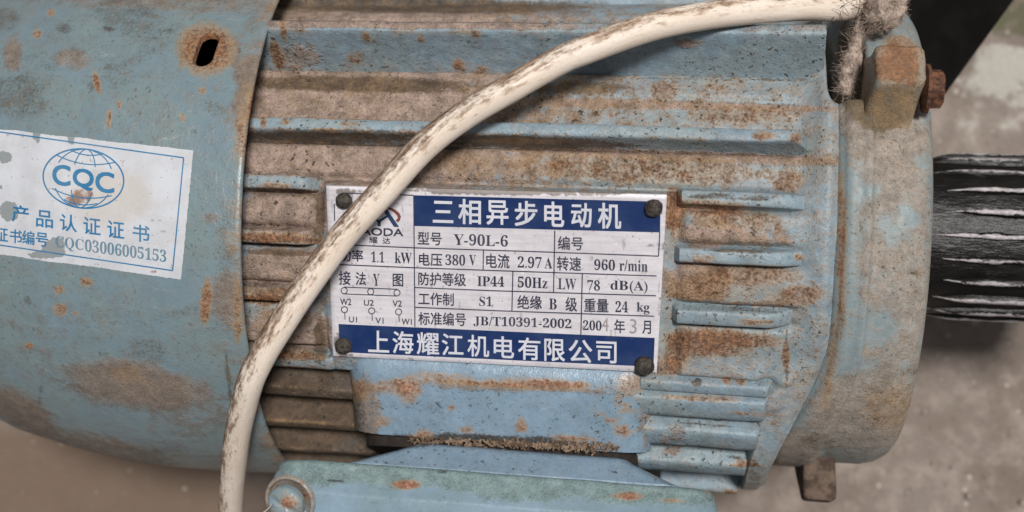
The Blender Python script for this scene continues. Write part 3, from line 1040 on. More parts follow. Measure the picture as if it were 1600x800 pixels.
# fan inside
fv, ff = [], []
for k in range(9):
    a = math.radians(40 * k + 8)
    e_r = np.array([0, math.sin(a), math.cos(a)]); e_t = np.array([0, math.cos(a), -math.sin(a)])
    b0 = len(fv)
    for u in (-700, -560):
        for r in (110, 415):
            for t in (-4, 4):
                fv.append(np.array([u, 0, 0]) + e_r * r + e_t * t)
    ff += [[b0 + i for i in q] for q in ((0, 1, 3, 2), (4, 6, 7, 5), (0, 4, 5, 1), (2, 3, 7, 6), (0, 2, 6, 4), (1, 5, 7, 3))]
n = 40
b0 = len(fv)
for u, r in ((-700, 60), (-700, 120), (-560, 120), (-560, 60)):
    for k in range(n):
        a = 2 * math.pi * k / n
        fv.append(np.array([u, r * math.sin(a), r * math.cos(a)]))
for i in range(3):
    for k in range(n):
        ff.append([b0 + i * n + k, b0 + i * n + (k + 1) % n, b0 + (i + 1) * n + (k + 1) % n, b0 + (i + 1) * n + k])
fix_normals(build("cooling_fan", fv, ff, M_fan, motor, smooth=False))

# --- terminal box: lofted rounded outlines stacked towards the viewer's bottom
tbox = empty("terminal_box", parent=motor)


def loft_box(name, rings, mat, parent, masks=(0, 0, 0), ang=40, noise=1.0, lean=0.0):
    """rings: (v, u0, u1, w0, w1, corner) outlines in the (u, w) plane at height v"""
    V = []
    npc, ns, nsw = 7, 70, 26
    for (v0, u0, u1, w0, w1, c, slant) in rings:
        pts = []
        c0 = min(c, (u1 - u0) / 2 - 1, (w1 - w0) / 2 - 1)
        for (cx, cw, a0) in ((u1 - c0, w1 - c0, 0), (u0 + c0, w1 - c0, 90), (u0 + c0, w0 + c0, 180), (u1 - c0, w0 + c0, 270)):
            for k in range(npc):
                a = math.radians(a0 + 90 * k / (npc - 1))
                pts.append((cx + c0 * math.cos(a), cw + c0 * math.sin(a)))
            nxt = {0: (u0 + c0, w1, ns), 90: (u0, w0 + c0, nsw), 180: (u1 - c0, w0, ns), 270: (u1, w1 - c0, nsw)}[a0]
            p = pts[-1]
            for k in range(1, nxt[2]):
                t = k / nxt[2]
                pts.append((p[0] + (nxt[0] - p[0]) * t, p[1] + (nxt[1] - p[1]) * t))
        for (u, w) in pts:
            V.append((u, v0 + slant * (u - (u0 + u1) / 2) - lean * max(0, w1 - w), w))   # the box leans outwards
        mcount = len(pts)
    V = np.array(V)
    V = V + np.stack([fbm(V, 80, 61), fbm(V, 80, 62), fbm(V, 80, 63)], -1) * noise
    F = grid_faces(len(rings), mcount, wrap=True).tolist()
    F.append(list(range(mcount))[::-1])
    F.append([(len(rings) - 1) * mcount + k for k in range(mcount)])
    bs = masks(V) if callable(masks) else base3(len(V), *masks)
    o = build(name, V, F, mat, parent, stain_shade_masks(V, bs, 'box'))
    return sharp(fix_normals(o), ang)


def UV_at(px, py, w):
    p = at_w(np.array([float(px)]), np.array([float(py)]), w)[0]
    return p[0], p[1]


# neck: top face from just below the plate to the flange
nu0, nv0 = UV_at(532, 640, 350)
nu1, _ = UV_at(1022, 640, 350)
_, nva = UV_at(775, 588, 366)
_, nvb = UV_at(775, 694, 330)
SL = -.018
rings = []
for t in np.linspace(0, 1, 16):
    v = nva + 22 + (nvb - nva - 22) * t
    w1 = 368 - 14 * (1 - t) ** 6 - 48 * t ** 1.25
    if t < .12:
        w1 += 0
    gx_ = 9 * (1 - t) ** 3
    rings.append((v, nu0 + 6 - gx_, nu1 - 4 + gx_, 40, w1, 56, SL))
neck = loft_box("neck", rings, M_box, tbox, (.02, .05, .02), noise=1.6)
# gasket shadow line with debris
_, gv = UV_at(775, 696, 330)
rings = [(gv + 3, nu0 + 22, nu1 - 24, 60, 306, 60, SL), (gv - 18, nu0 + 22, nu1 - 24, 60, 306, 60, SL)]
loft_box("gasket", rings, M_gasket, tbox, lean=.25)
# flange: bevelled plate under the lid
fu0, fv0 = UV_at(640, 694, 345)
fu1, _ = UV_at(985, 706, 345)
gu0, gv1 = UV_at(540, 735, 388)
gu1, _ = UV_at(1062, 735, 388)
rings = []
vtop = gv - 6
_, lva0 = UV_at(770, 742, 410)
rings.append((vtop, fu0 + 10, fu1 - 10, 80, 330, 20, SL))
rings.append((vtop - .5, fu0 + 2, fu1 - 2, 70, 342, 22, SL))
for t in np.linspace(.05, 1, 8):
    rings.append((vtop - 2 + (lva0 + 2 - vtop) * t, fu0 + (gu0 - fu0) * t, fu1 + (gu1 - fu1) * t, 60, 346 + 40 * t, 26, SL + (-.010 - SL) * t))
rings.append((lva0 - 14, gu0, gu1, 60, 387, 26, -.010))
loft_box("flange", rings, M_box, tbox, (.05, .03, .02), lean=.27)
# lid
lu0, lv0 = UV_at(412, 712, 420)
lu1, lv1 = UV_at(1132, 712, 420)
_, lva = UV_at(770, 742, 410)
LS = -.010
rings = []
for a in np.linspace(0, 90, 6):           # small round at the back edge
    s_, c_ = math.sin(math.radians(a)), math.cos(math.radians(a))
    rings.append((lva - 9 * (1 - c_), lu0 + 16 - 6 * s_, lu1 - 16 + 6 * s_, -40, 398 + 9 * s_, 40, LS))
for t in np.linspace(.1, 1, 8):           # sloping rim
    rings.append((lva - 9 - 27 * t, lu0 + 10 - 9 * t, lu1 - 10 + 9 * t, -40, 407 + 20 * t, 42, LS))
for t in np.linspace(.1, 1, 5):           # turn into the face
    rings.append((lva - 36 - 10 * t, lu0 + 1 - t, lu1 - 1 + t, -40, 427 + 5 * math.sin(t * 1.57), 44, LS))
for t in np.linspace(.06, 1, 16):
    rings.append((lva - 46 - 120 * t, lu0, lu1, -40, 432 - 14 * t * t, 44, LS))
for a in np.linspace(10, 90, 8):
    s_, c_ = math.sin(math.radians(a)), math.cos(math.radians(a))
    rings.append((lva - 166 - 30 * s_, lu0 + 24 * (1 - c_), lu1 - 24 * (1 - c_), -30, 418 - 34 * (1 - c_), 44, LS))


def lid_masks(V):
    """the rim of the lid is greener than its face"""
    bs = base3(len(V), .06, .02, .03)
    dv = lva - .3 * np.maximum(0, 398 - V[:, 2]) + LS * (V[:, 0] - (lu0 + lu1) / 2) - V[:, 1]
    bs[:, 0] += .7 * sstep(42, 18, dv + 8 * vnoise(V, 60, 9))
    return bs


lid = loft_box("lid", rings, M_lid, tbox, lid_masks, noise=2.0, lean=.3)


def disc(name, center, normal, prof, mat, parent, n=40, jitter=0.8, size=9, masks=None, slotted=False, sq=None):
    """lathe about a normal: prof of (radius, height)"""
    q = Vector(normal).normalized().to_track_quat('Z', 'Y')
    V = []
    for r, z in prof:
        for k in range(n):
            a = 2 * math.pi * k / n
            x, y = r * math.cos(a), r * math.sin(a)
            zz = z
            if slotted and abs(y) < 3 and r < prof[0][0] * .8:
                zz -= 4
            V.append(np.array(q @ Vector((x, y, zz))) + np.array(center))
    F = grid_faces(len(prof), n, wrap=True).tolist()
    F.append([(len(prof) - 1) * n + k for k in range(n)])
    V = np.array(V)
    if jitter:
        V += np.stack([fbm(V, size, 71, 2), fbm(V, size, 72, 2), fbm(V, size, 73, 2)], -1) * jitter
    mk = stain_shade_masks(V, base3(len(V), *(masks or (0, 0, 0))), 'box')
    return fix_normals(build(name, V, F, mat, parent, mk))


sc = at_w(np.array([449.0]), np.array([784.0]), 440)[0]
nrm_sc = Vector((-.12, -.25, 1))
disc("screw_recess", sc + np.array([3, 2, -3]), nrm_sc, [(42, -2), (41, 3), (38, 4.6), (36, 3), (34, -3), (33.5, -5)], M_lid, lid, masks=(.2, .5, .3))
disc("screw", sc + np.array([-2, -3, 0]), nrm_sc, [(30, -6), (30, 2), (28.5, 6), (24, 9), (16, 11.5), (8, 12.5), (3, 12.7)], M_lid, lid, slotted=True, masks=(.35, .25, .15))

# --- name plate
TL, TR, BR, BL = (509, 291), (1042, 305), (1026, 583), (520, 557)
nrm = np.array([0, math.sin(th_pl - math.radians(2)), math.cos(th_pl - math.radians(2))])
pc0 = cyl(np.array(0.0), np.array(th_pl), np.array(417.0))
pc0[0] = pl_c[0]


def on_plate(px, py, off=0.0):
    o, d = ray(px, py)
    t = ((pc0 - o) @ nrm) / (d @ nrm)
    return o + d * t[..., None] + nrm * off


def quad_px(u, v):
    u = np.asarray(u, float); v = np.asarray(v, float)
    x = (1 - v) * ((1 - u) * TL[0] + u * TR[0]) + v * ((1 - u) * BL[0] + u * BR[0])
    y = (1 - v) * ((1 - u) * TL[1] + u * TR[1]) + v * ((1 - u) * BL[1] + u * BR[1])
    return x, y


nx, ny = 150, 80
a, b = np.meshgrid(np.linspace(0, 1, nx), np.linspace(0, 1, ny), indexing='ij')
X, Y = quad_px(a, b)
Pt = on_plate(X, Y)
edge = np.minimum(np.minimum(a, 1 - a) * 530, np.minimum(b, 1 - b) * 270)
# a very slight buckle and dog-eared corner
Pt = Pt + nrm * (fbm(Pt, 150, 81, 2) * .8)[..., None] - nrm * (2.2 * np.exp(-edge / 1.2))[..., None]
Pb = Pt - nrm * 5
Vp = np.concatenate([Pt.reshape(-1, 3), Pb.reshape(-1, 3)])
F = grid_faces(nx, ny).tolist() + (grid_faces(nx, ny, flip=True) + nx * ny).tolist()
per = [i * ny for i in range(nx)] + [(nx - 1) * ny + j for j in range(1, ny)] + [i * ny + ny - 1 for i in range(nx - 2, -1, -1)] + [j for j in range(ny - 2, 0, -1)]
for k in range(len(per)):
    p, q = per[k], per[(k + 1) % len(per)]
    F.append([p, q, q + nx * ny, p + nx * ny])
mk = np.zeros((len(Vp), 4))
X2, Y2 = proj(Vp)


def pb(cx, cy, rx, ry):
    return np.clip(1.3 - ((X2 - cx) / rx) ** 2 - ((Y2 - cy) / ry) ** 2, 0, 1)


mk[:, 2] = .12 + .95 * pb(740, 296, 130, 9) + .7 * pb(880, 300, 160, 7) + .6 * pb(537, 313, 20, 18) + .7 * pb(537, 540, 19, 18) + .6 * pb(1008, 570, 19, 18) + .5 * pb(1021, 325, 17, 17) \
    + .55 * pb(1034, 480, 9, 30) + .5 * pb(1028, 384, 26, 8) + .6 * pb(642, 562, 8, 6) + .4 * pb(736, 564, 9, 5) + .5 * pb(552, 298, 30, 6) + .45 * pb(528, 520, 8, 30) + .4 * pb(560, 556, 30, 4) + .4 * pb(990, 578, 10, 4)
mk[:, 0] = .5 * pb(1000, 412, 30, 14) + .5 * pb(815, 420, 6, 60) + .4 * pb(960, 385, 50, 10)
mk[:, 3] = 1
plate = build("nameplate", Vp, F, M_plate, motor, mk)
fix_normals(plate)
sharp(plate, 50)
plate['label'] = 'white metal name plate with navy bands and printed ratings'


def sub_quads(poly_px, n1, n2):
    """a quadrilateral in picture points -> grid"""
    p = np.array(poly_px, float)
    a, b = np.meshgrid(np.linspace(0, 1, n1), np.linspace(0, 1, n2), indexing='ij')
    x = (1 - b) * ((1 - a) * p[0, 0] + a * p[1, 0]) + b * ((1 - a) * p[3, 0] + a * p[2, 0])
    y = (1 - b) * ((1 - a) * p[0, 1] + a * p[1, 1]) + b * ((1 - a) * p[3, 1] + a * p[2, 1])
    return x.ravel(), y.ravel(), grid_faces(n1, n2).tolist()


def surf_plate(off):
    def f(x, y, ex=0.0):
        p = on_plate(x, y)
        return p + nrm * (fbm(p, 150, 81, 2) * .8 + off + ex)[..., None]
    return f


def R_cov_off(off):
    def f(x, y, ex=0.0):
        p = at_cyl(np.asarray(x, float), np.asarray(y, float), R_cov)
        th = np.arctan2(p[:, 1], p[:, 2])
        return cyl(p[:, 0], th, R_cov_full(p[:, 0], th) + off + ex)
    return f


def print_quads(name, quads, mat, parent, surf, n1=24, n2=4):
    V, F = [], []
    for q in quads:
        x, y, f = sub_quads(q, n1, n2)
        b0 = len(V)
        V += surf(x, y).tolist()
        F += [[i + b0 for i in t] for t in f]
    return build(name, V, F, mat, parent, smooth=False)


def line_q(x0, y0, x1, y1, w):
    d = np.array([x1 - x0, y1 - y0], float)
    L_ = np.hypot(*d)
    n_ = np.array([-d[1], d[0]]) / L_ * w / 2
    return [(x0 - n_[0], y0 - n_[1]), (x1 - n_[0], y1 - n_[1]), (x1 + n_[0], y1 + n_[1]), (x0 + n_[0], y0 + n_[1])]


def ring_qs(cx, cy, rx, ry, w, rot=0.0, a0=0, a1=360, n=40):
    qs = []
    c, s_ = math.cos(math.radians(rot)), math.sin(math.radians(rot))

    def pt(a, k):
        x, y = (rx + k) * math.cos(a), (ry + k) * math.sin(a)
        return (cx + x * c - y * s_, cy + x * s_ + y * c)
    for i in range(n):
        t0 = math.radians(a0 + (a1 - a0) * i / n)
        t1 = math.radians(a0 + (a1 - a0) * (i + 1) / n)
        qs.append([pt(t0, w / 2), pt(t1, w / 2), pt(t1, -w / 2), pt(t0, -w / 2)])
    return qs


SERIF = {}
for i in range(26):
    SERIF[chr(65 + i)] = chr(0x1D400 + i)
    SERIF[chr(97 + i)] = chr(0x1D41A + i)
for i in range(10):
    SERIF[chr(48 + i)] = chr(0x1D7CE + i)


def text_shape(body, off=0.0, spacing=1.0):
    cu = bpy.data.curves.new("tmp_text", 'FONT')
    cu.body = body
    cu.offset = off
    cu.resolution_u = 4
    cu.space_character = spacing
    ob = bpy.data.objects.new("tmp_text", cu)
    col.objects.link(ob)
    bpy.context.view_layer.update()
    dg = bpy.context.evaluated_depsgraph_get()
    ev = ob.evaluated_get(dg)
    me = ev.to_mesh()
    v = np.array([x.co[:2] for x in me.vertices])
    f = [list(p.vertices) for p in me.polygons]
    ev.to_mesh_clear()
    bpy.data.objects.remove(ob)
    bpy.data.curves.remove(cu)
    return v, f


def lettering(body, x0, x1, yt, yb, mat, parent, surf, dy=None, serif=False, off=0.0, spacing=1.0, slant=0.0, name="lettering", slope=.045):
    """print a word into the box x0..x1, yt..yb (at its left end), falling by slope to the right"""
    s = "".join(SERIF.get(c, c) for c in body) if serif else body
    v, f = text_shape(s, 0.0, spacing)
    lo, hi = v.min(0), v.max(0)
    q = (v - lo) / (hi - lo)
    x = x0 + (x1 - x0) * q[:, 0]
    y = yb + (yt - yb) * q[:, 1] + (x - x0) * slope
    V = surf(x, y)
    F = list(f)
    if off > 0:                       # heavier strokes: stacked shifted prints
        e = off * (yb - yt) * .9
        n0 = len(V)
        allV = [V]
        for k, (ex, ey) in enumerate(((-e, -e), (e, -e), (-e, e), (e, e))):
            allV.append(surf(x + ex, y + ey, .06 * (k + 1)))
            F += [[i + n0 * (k + 1) for i in t] for t in f]
        V = np.concatenate(allV)
    return build(name, V, F, mat, parent, smooth=False)


sb, sl_, st2 = surf_plate(.45), surf_plate(.75), surf_plate(1.0)
print_quads("navy_band", [[(646, 305), (1032, 315), (1031.5, 363), (647, 353)]], M_navy, plate, sb, 60, 10)
print_quads("navy_band", [[(529, 506), (1023, 528), (1021, 573), (531, 550)]], M_navy, plate, sb, 60, 10)
LN = [(541, 301.5, 646, 305), (522.5, 318, 523, 345), (545, 382.5, 646, 387), (646, 387, 866, 394), (866, 394, 1029, 400), (526, 413, 646, 418), (646, 418, 770, 422.5), (770, 422.5, 1026, 431),
      (648.5, 449, 770, 454), (770, 454, 1025, 462), (648.5, 480, 770, 485), (770, 485, 1022, 494), (646.5, 305, 648.5, 510.5), (867, 360, 865, 457), (755.5, 391, 755, 421.5), (801.5, 424, 800, 486), (910, 428, 907.7, 522.5), (1031, 363, 1029, 400)]
print_quads("ruled_lines", [line_q(*l, 1.7) for l in LN], M_ink, plate, sl_, 12, 2)
WH = dict(mat=M_white, parent=plate, surf=st2, off=.020, slope=.028)
for ch, x0, x1, y0, y1 in (("三", 677, 708, 314, 347), ("相", 717, 751, 311, 349), ("异", 761, 794, 313, 350), ("步", 805, 839, 314, 352), ("电", 851, 881, 315, 353), ("动", 893, 924, 317, 354), ("机", 935, 970, 317, 356)):
    lettering(ch, x0, x1, y0, y1, **WH)
for ch, x0, x1, y0, y1 in (("上", 576, 608, 516, 549), ("海", 614, 646, 517, 551), ("耀", 652, 686, 519, 553), ("江", 691, 724, 521, 554), ("机", 731, 764, 523, 556), ("电", 772, 803, 525, 558), ("有", 810, 844, 527, 561), ("限", 851, 882.5, 529, 563), ("公", 889, 925, 530.5, 565), ("司", 932, 963, 533, 566)):
    lettering(ch, x0, x1, y0, y1, mat=M_white, parent=plate, surf=st2, off=.014, slope=.04)
IK = dict(mat=M_ink, parent=plate, surf=sl_)
CJ = [("型号", 653, 690, 362, 382), ("编号", 872, 911, 369, 389.5), ("功率", 531, 567.5, 389, 407.5), ("电压", 655, 691, 395, 414.5), ("电流", 760, 796, 396.5, 418), ("转速", 870.6, 908, 400.5, 422), ("接", 530, 548, 423, 444.5), ("法", 556, 572, 425, 445), ("图", 614, 630, 427.5, 447),
      ("防护等级", 654, 728, 425, 445), ("工作制", 654, 709, 456.5, 476), ("绝缘", 808.7, 846.5, 461, 482), ("级", 884, 901.6, 464, 486), ("重量", 913, 950.6, 466, 486.5), ("标准编号", 654, 728, 487, 507), ("年", 960, 976.5, 499, 520), ("月", 1004, 1017, 501, 521), ("耀", 577, 590, 369.5, 379.5), ("达", 598, 610, 371, 380.5)]
for b_, x0, x1, y0, y1 in CJ:
    lettering(b_, x0, x1, y0, y1, off=.014, slope=.028, **IK)
SE = [("Y-90L-6", 709, 793.6, 364.5, 382.5), ("1.1", 580, 600.6, 392.5, 409.5), ("kW", 617, 643.6, 394, 411), ("380", 696, 727, 397, 414), ("V", 733, 744, 398, 415), ("2.97", 809, 846.5, 400, 418), ("A", 851, 863, 402, 419), ("960", 928.6, 961, 404.5, 421.5), ("r/min", 968, 1012, 405.5, 423),
      ("Y", 583, 593, 427.5, 446), ("IP44", 746, 788, 430.5, 446.5), ("50Hz", 809, 855.5, 431.5, 449), ("LW", 872, 900.5, 434.5, 452), ("78", 918, 937.6, 437, 453.5), ("dB(A)", 954, 1012, 437.5, 457), ("S1", 749, 769, 462.5, 478), ("B", 858, 870, 466, 483), ("24", 961.7, 981.5, 470, 487.5), ("kg", 995, 1015, 472, 491), ("JB/T10391-2002", 740, 893, 493, 509.5), ("200", 911, 940, 500, 515.5)]
for b_, x0, x1, y0, y1 in SE:
    lettering(b_, x0, x1, y0, y1, serif=True, off=0, slope=.034, **IK)
for b_, x0, x1, y0, y1 in (("W2", 532, 549, 466, 476), ("U2", 569, 584, 468, 477), ("V2", 613.7, 628, 469, 478.5), ("U1", 545.7, 558, 494.5, 503), ("V1", 587, 599.5, 496, 505), ("W1", 628, 643.5, 497.5, 506.5)):
    lettering(b_, x0, x1, y0, y1, off=.02, slope=.03, **IK)
lettering("4", 940.5, 951, 496, 517, M_stamp, plate, sl_, off=-.012, slope=.03)
lettering("3", 984, 995, 498, 521, M_stamp, plate, sl_, off=-.014, slope=.03)
lettering("YAODA", 551, 630, 355, 366.5, M_ink, plate, sl_, off=.03, slope=.03)
dg_q = [line_q(537.5, 448.2, 621.5, 451.8, 1.5), line_q(536, 458.8, 620, 462.2, 1.5)]
for cx, cy in ((538, 453.8), (579.5, 455.4), (620.5, 457.2)):
    dg_q += ring_qs(cx, cy, 4.8, 4.8, 1.5, n=16)
for cx, cy in ((538.4, 483.5), (581, 485.3), (623, 487)):
    dg_q += ring_qs(cx, cy, 4.8, 4.8, 1.5, n=16)
    dg_q.append(line_q(cx + .6, cy + 5, cx + 1, cy + 15.5, 1.4))
print_quads("wiring_diagram", dg_q, M_ink, plate, sl_, 3, 2)
lg = [[(598, 327.5), (602.8, 324), (623.8, 354.4), (615.8, 354.4)], line_q(607, 336.5, 592, 346, 3.4), line_q(586, 341.5, 593, 347, 3.6), [(590.2, 345), (595.2, 345), (595, 353.5), (590, 353.3)]]
print_quads("emblem", lg, M_logoblue, plate, sl_, 4, 3)
pts = [(604.5, 324.3, 1.6), (611, 326.3, 3.6), (617, 329.8, 4.6), (622, 334.2, 5.0), (624.3, 339, 5.0), (622.8, 343, 5.2), (620.2, 346, 4.6)]
qs = []
for (xa, ya, wa), (xb, yb, wb) in zip(pts[:-1], pts[1:]):
    d = np.array([xb - xa, yb - ya]); n_ = np.array([-d[1], d[0]]) / np.hypot(*d)
    if not qs:
        pl_, pr_ = (xa - n_[0] * wa / 2, ya - n_[1] * wa / 2), (xa + n_[0] * wa / 2, ya + n_[1] * wa / 2)
    ql, qr = (xb - n_[0] * wb / 2, yb - n_[1] * wb / 2), (xb + n_[0] * wb / 2, yb + n_[1] * wb / 2)
    qs.append([pl_, ql, qr, pr_])
    pl_, pr_ = ql, qr
print_quads("emblem", qs, M_logored, plate, sl_, 3, 3)
for (cx, cy, r) in ((538, 313, 12), (1021, 325, 13), (537, 540, 13), (1007, 571, 14.5)):
    p = on_plate(np.array([float(cx)]), np.array([float(cy)]), 0)[0]
    disc("rivet", p, nrm, [(r * 1.08, -1), (r * 1.06, 3), (r * .98, 6.5), (r * .8, 9.5), (r * .5, 11), (r * .2, 11.4)], M_rivet, plate, 28, 1.6, 7)

# --- certification sticker on the fan cover
SQ = [(-70, 194), (302, 235), (283, 437), (-80, 386)]
x, y, f = sub_quads(SQ, 120, 66)
# slightly ragged edge
kx = (np.arange(120)[:, None] + np.zeros((1, 66))).ravel(); ky = (np.zeros((120, 1)) + np.arange(66)[None]).ravel()
ed = (kx == 0) | (kx == 119) | (ky == 0) | (ky == 65)
x = x + ed * rng.normal(0, .3, len(x)); y = y + ed * (rng.normal(0, .25, len(y)) + 1.2 * vnoise(np.stack([x, y, x * 0], -1), 26, 2))
Vs = R_cov_off(.7)(x, y)
X2, Y2 = x, y
mk = np.zeros((len(Vs), 4))
mk[:, 2] = .8 * pb(57, 208, 8, 16) + .8 * pb(112, 212, 8, 18) + .8 * pb(8, 246, 12, 12) + .85 * pb(14, 330, 18, 20) + .85 * pb(84, 385, 20, 16) + .7 * pb(78, 398, 30, 8) + .6 * pb(0, 292, 5, 7) + .5 * pb(216, 423, 7, 5) + .45 * pb(40, 398, 40, 5)
mk[:, 1] = .75 * pb(130, 308, 26, 18) + .5 * pb(105, 318, 16, 10) + .6 * pb(11, 210, 8, 6) + .7 * pb(240, 424, 9, 5) + .5 * pb(254, 362, 8, 6) + .35 * pb(96, 275, 12, 10)
mk[:, 0] = .5 * pb(150, 310, 80, 50) + .5 * pb(200, 310, 90, 60) + .5 * pb(120, 212, 200, 10) + .5 * pb(60, 392, 120, 12)
mk[:, 3] = 1
sticker = build("certification_sticker", Vs, f, M_sticker, motor, mk)
sticker['label'] = 'white paper sticker with blue globe emblem and blue print on the fan cover'
s1, s2 = R_cov_off(1.15), R_cov_off(1.4)
print_quads("border_line", [line_q(-60, 198, 287, 246.5, 2), line_q(287, 246.5, 270, 422.6, 2), line_q(270, 422.6, -60, 374, 2)], M_blueink, sticker, s1, 60, 2)
gq = ring_qs(130.5, 279, 63, 46, 2.4, 7, n=72)
gq_l = []
c7, s7 = math.cos(math.radians(7)), math.sin(math.radians(7))


def G(x, y):
    return (130.5 + x * c7 - y * s7, 279 + x * s7 + y * c7)


def polyl(pts, w):
    return [line_q(*a, *b, w) for a, b in zip(pts[:-1], pts[1:])]


for s in (-1, 1):
    # parallels
    for yy, bow, hw in ((30, 9, 47), (41, 5, 26)):
        P_ = [G(x, s * (yy - bow + bow * 1.0 * (1 - (x / hw) ** 2) * 1.0)) for x in np.linspace(-hw, hw, 17)]
        gq_l += polyl([G(x, s * (yy - bow * (x / hw) ** 2)) for x in np.linspace(-hw, hw, 17)] if s > 0 else [G(x, s * (yy - bow * (x / hw) ** 2 * -.0) + 0 * x + s * 0 + (bow * (1 - (x / hw) ** 2)) - bow * .2) for x in np.linspace(-hw, hw, 17)], 1.7)
    # meridians broken round the letters
    for mx in (-46, -18, 18, 46):
        ys = np.linspace(20, 45.5, 9)
        gq_l += polyl([G(mx * math.sqrt(max(0, 1 - (y / 46) ** 2)), s * y) for y in ys], 1.7)
print_quads("globe_emblem", gq + gq_l, M_blueink, sticker, s1, 2, 2)
for ch, x0, x1, y0, y1 in (("C", 83, 110, 257, 288), ("Q", 115, 146, 263, 295), ("C", 150, 178, 268, 299)):
    lettering(ch, x0, x1, y0, y1, M_blueink, sticker, s2, off=.03, slope=.1)
for ch, cx, cy in (("产", 32, 334), ("品", 70, 342), ("认", 107, 348), ("证", 144, 353), ("证", 181, 358.5), ("书", 220.5, 364.5)):
    lettering(ch, cx - 13, cx + 13, cy - 14.5, cy + 11.5, M_blueink, sticker, s2, off=.012, slope=.12)
for ch, cx, cy in (("证", 3, 366), ("书", 25, 369), ("编", 44.5, 371), ("号", 66, 374)):
    lettering(ch, cx - 9.5, cx + 9.5, cy - 11.5, cy + 9.5, M_blueink, sticker, s2, off=.012, slope=.12)
lettering("CQC", 87, 131, 368, 389, M_paleink, sticker, s2, serif=True, off=0, slope=.135)
lettering("03006005153", 133, 260, 373.5, 392.5, M_paleink, sticker, s2, serif=True, off=0, slope=.135)


# ------------------------------------------------------------------ cable
def catmull(pts, n):
    pts = np.array(pts, float)
    p = np.vstack([2 * pts[0] - pts[1], pts, 2 * pts[-1] - pts[-2]])
    out = []
    segs = len(pts) - 1
    for t in np.linspace(0, segs - 1e-6, n):
        i = int(t); f = t - i
        a, b, c, d = p[i], p[i + 1], p[i + 2], p[i + 3]
        out.append(.5 * (2 * b + (c - a) * f + (2 * a - 5 * b + 4 * c - d) * f * f + (3 * b - a - 3 * c + d) * f ** 3))
    return np.array(out)


def tube(name, path, rad, mat, parent=None, ns=32, noise=0.6, dirt=True):
    n = len(path)
    tan = np.gradient(path, axis=0)
    tan /= np.linalg.norm(tan, axis=1)[:, None]
    ref = np.array([0, 0, 1.0])
    V, uv, mk = [], [], []
    ln = np.concatenate([[0], np.cumsum(np.linalg.norm(np.diff(path, axis=0), axis=1))])
    for i in range(n):
        sx = np.cross(tan[i], ref); sx /= np.linalg.norm(sx)
        up_ = np.cross(sx, tan[i])
        for k in range(ns):
            a = 2 * math.pi * k / ns
            nn = sx * math.cos(a) + up_ * math.sin(a)
            r = rad[i] if hasattr(rad, '__len__') else rad
            V.append(path[i] + nn * r)
            uv.append((ln[i] / 100.0, abs(k / ns - .5) * 2 * 2))
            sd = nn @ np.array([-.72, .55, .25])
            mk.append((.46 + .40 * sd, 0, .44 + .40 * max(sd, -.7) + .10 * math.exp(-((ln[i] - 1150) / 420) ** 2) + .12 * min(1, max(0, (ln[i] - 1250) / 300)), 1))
    V = np.array(V)
    V += np.stack([fbm(V, 60, 91, 2), fbm(V, 60, 92, 2), fbm(V, 60, 93, 2)], -1) * noise
    F = grid_faces(n, ns, wrap=True, flip=True).tolist()
    F.append(list(range(ns)))
    F.append([(n - 1) * ns + k for k in range(ns)][::-1])
    return fix_normals(build(name, V, F, mat, parent, np.array(mk), uv=uv))


CP = [(1400, -90, -150), (1372, -30, -95), (1340, 4, -40), (1302, 12, 0), (1250, 11, 25), (1137, 20, 50), (1025, 40, 72), (912, 79, 88), (870, 97, 92), (800, 137, 94), (730, 178, 90), (664, 228, 84), (600, 298, 76), (540, 364, 66), (490, 431, 56), (436, 513, 40), (408, 560, 22), (388, 606, -5), (370, 687, -90), (363, 762, -190), (361, 840, -320), (372, 930, -470)]
CPc = np.array([[(x - 800) * (D - z) / D, (400 - y) * (D - z) / D, z] for x, y, z in CP])
path = c2l(catmull(CPc, 320))
path[:, 2] = np.maximum(path[:, 2], GROUND + 27)
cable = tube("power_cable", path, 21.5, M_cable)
cable['label'] = 'dirty ivory white power cable arching across the blue motor'
cable['category'] = 'cable'


# ------------------------------------------------------------------ lint, hair, thread, debris
def fibre_mesh(strands, r, ns=4):
    V, F = [], []
    for p in strands:
        p = np.array(p)
        n = len(p)
        tan = np.gradient(p, axis=0)
        b0 = len(V)
        for i in range(n):
            t = tan[i] / (np.linalg.norm(tan[i]) + 1e-9)
            sx = np.cross(t, [.3, .5, .81]); sx /= np.linalg.norm(sx) + 1e-9
            uy = np.cross(sx, t)
            rr = r * (1 - .6 * i / n)
            for k in range(ns):
                a = 2 * math.pi * k / ns
                V.append(p[i] + (sx * math.cos(a) + uy * math.sin(a)) * rr)
        for i in range(n - 1):
            for k in range(ns):
                F.append([b0 + i * ns + k, b0 + i * ns + (k + 1) % ns, b0 + (i + 1) * ns + (k + 1) % ns, b0 + (i + 1) * ns + k])
    return np.array(V), F


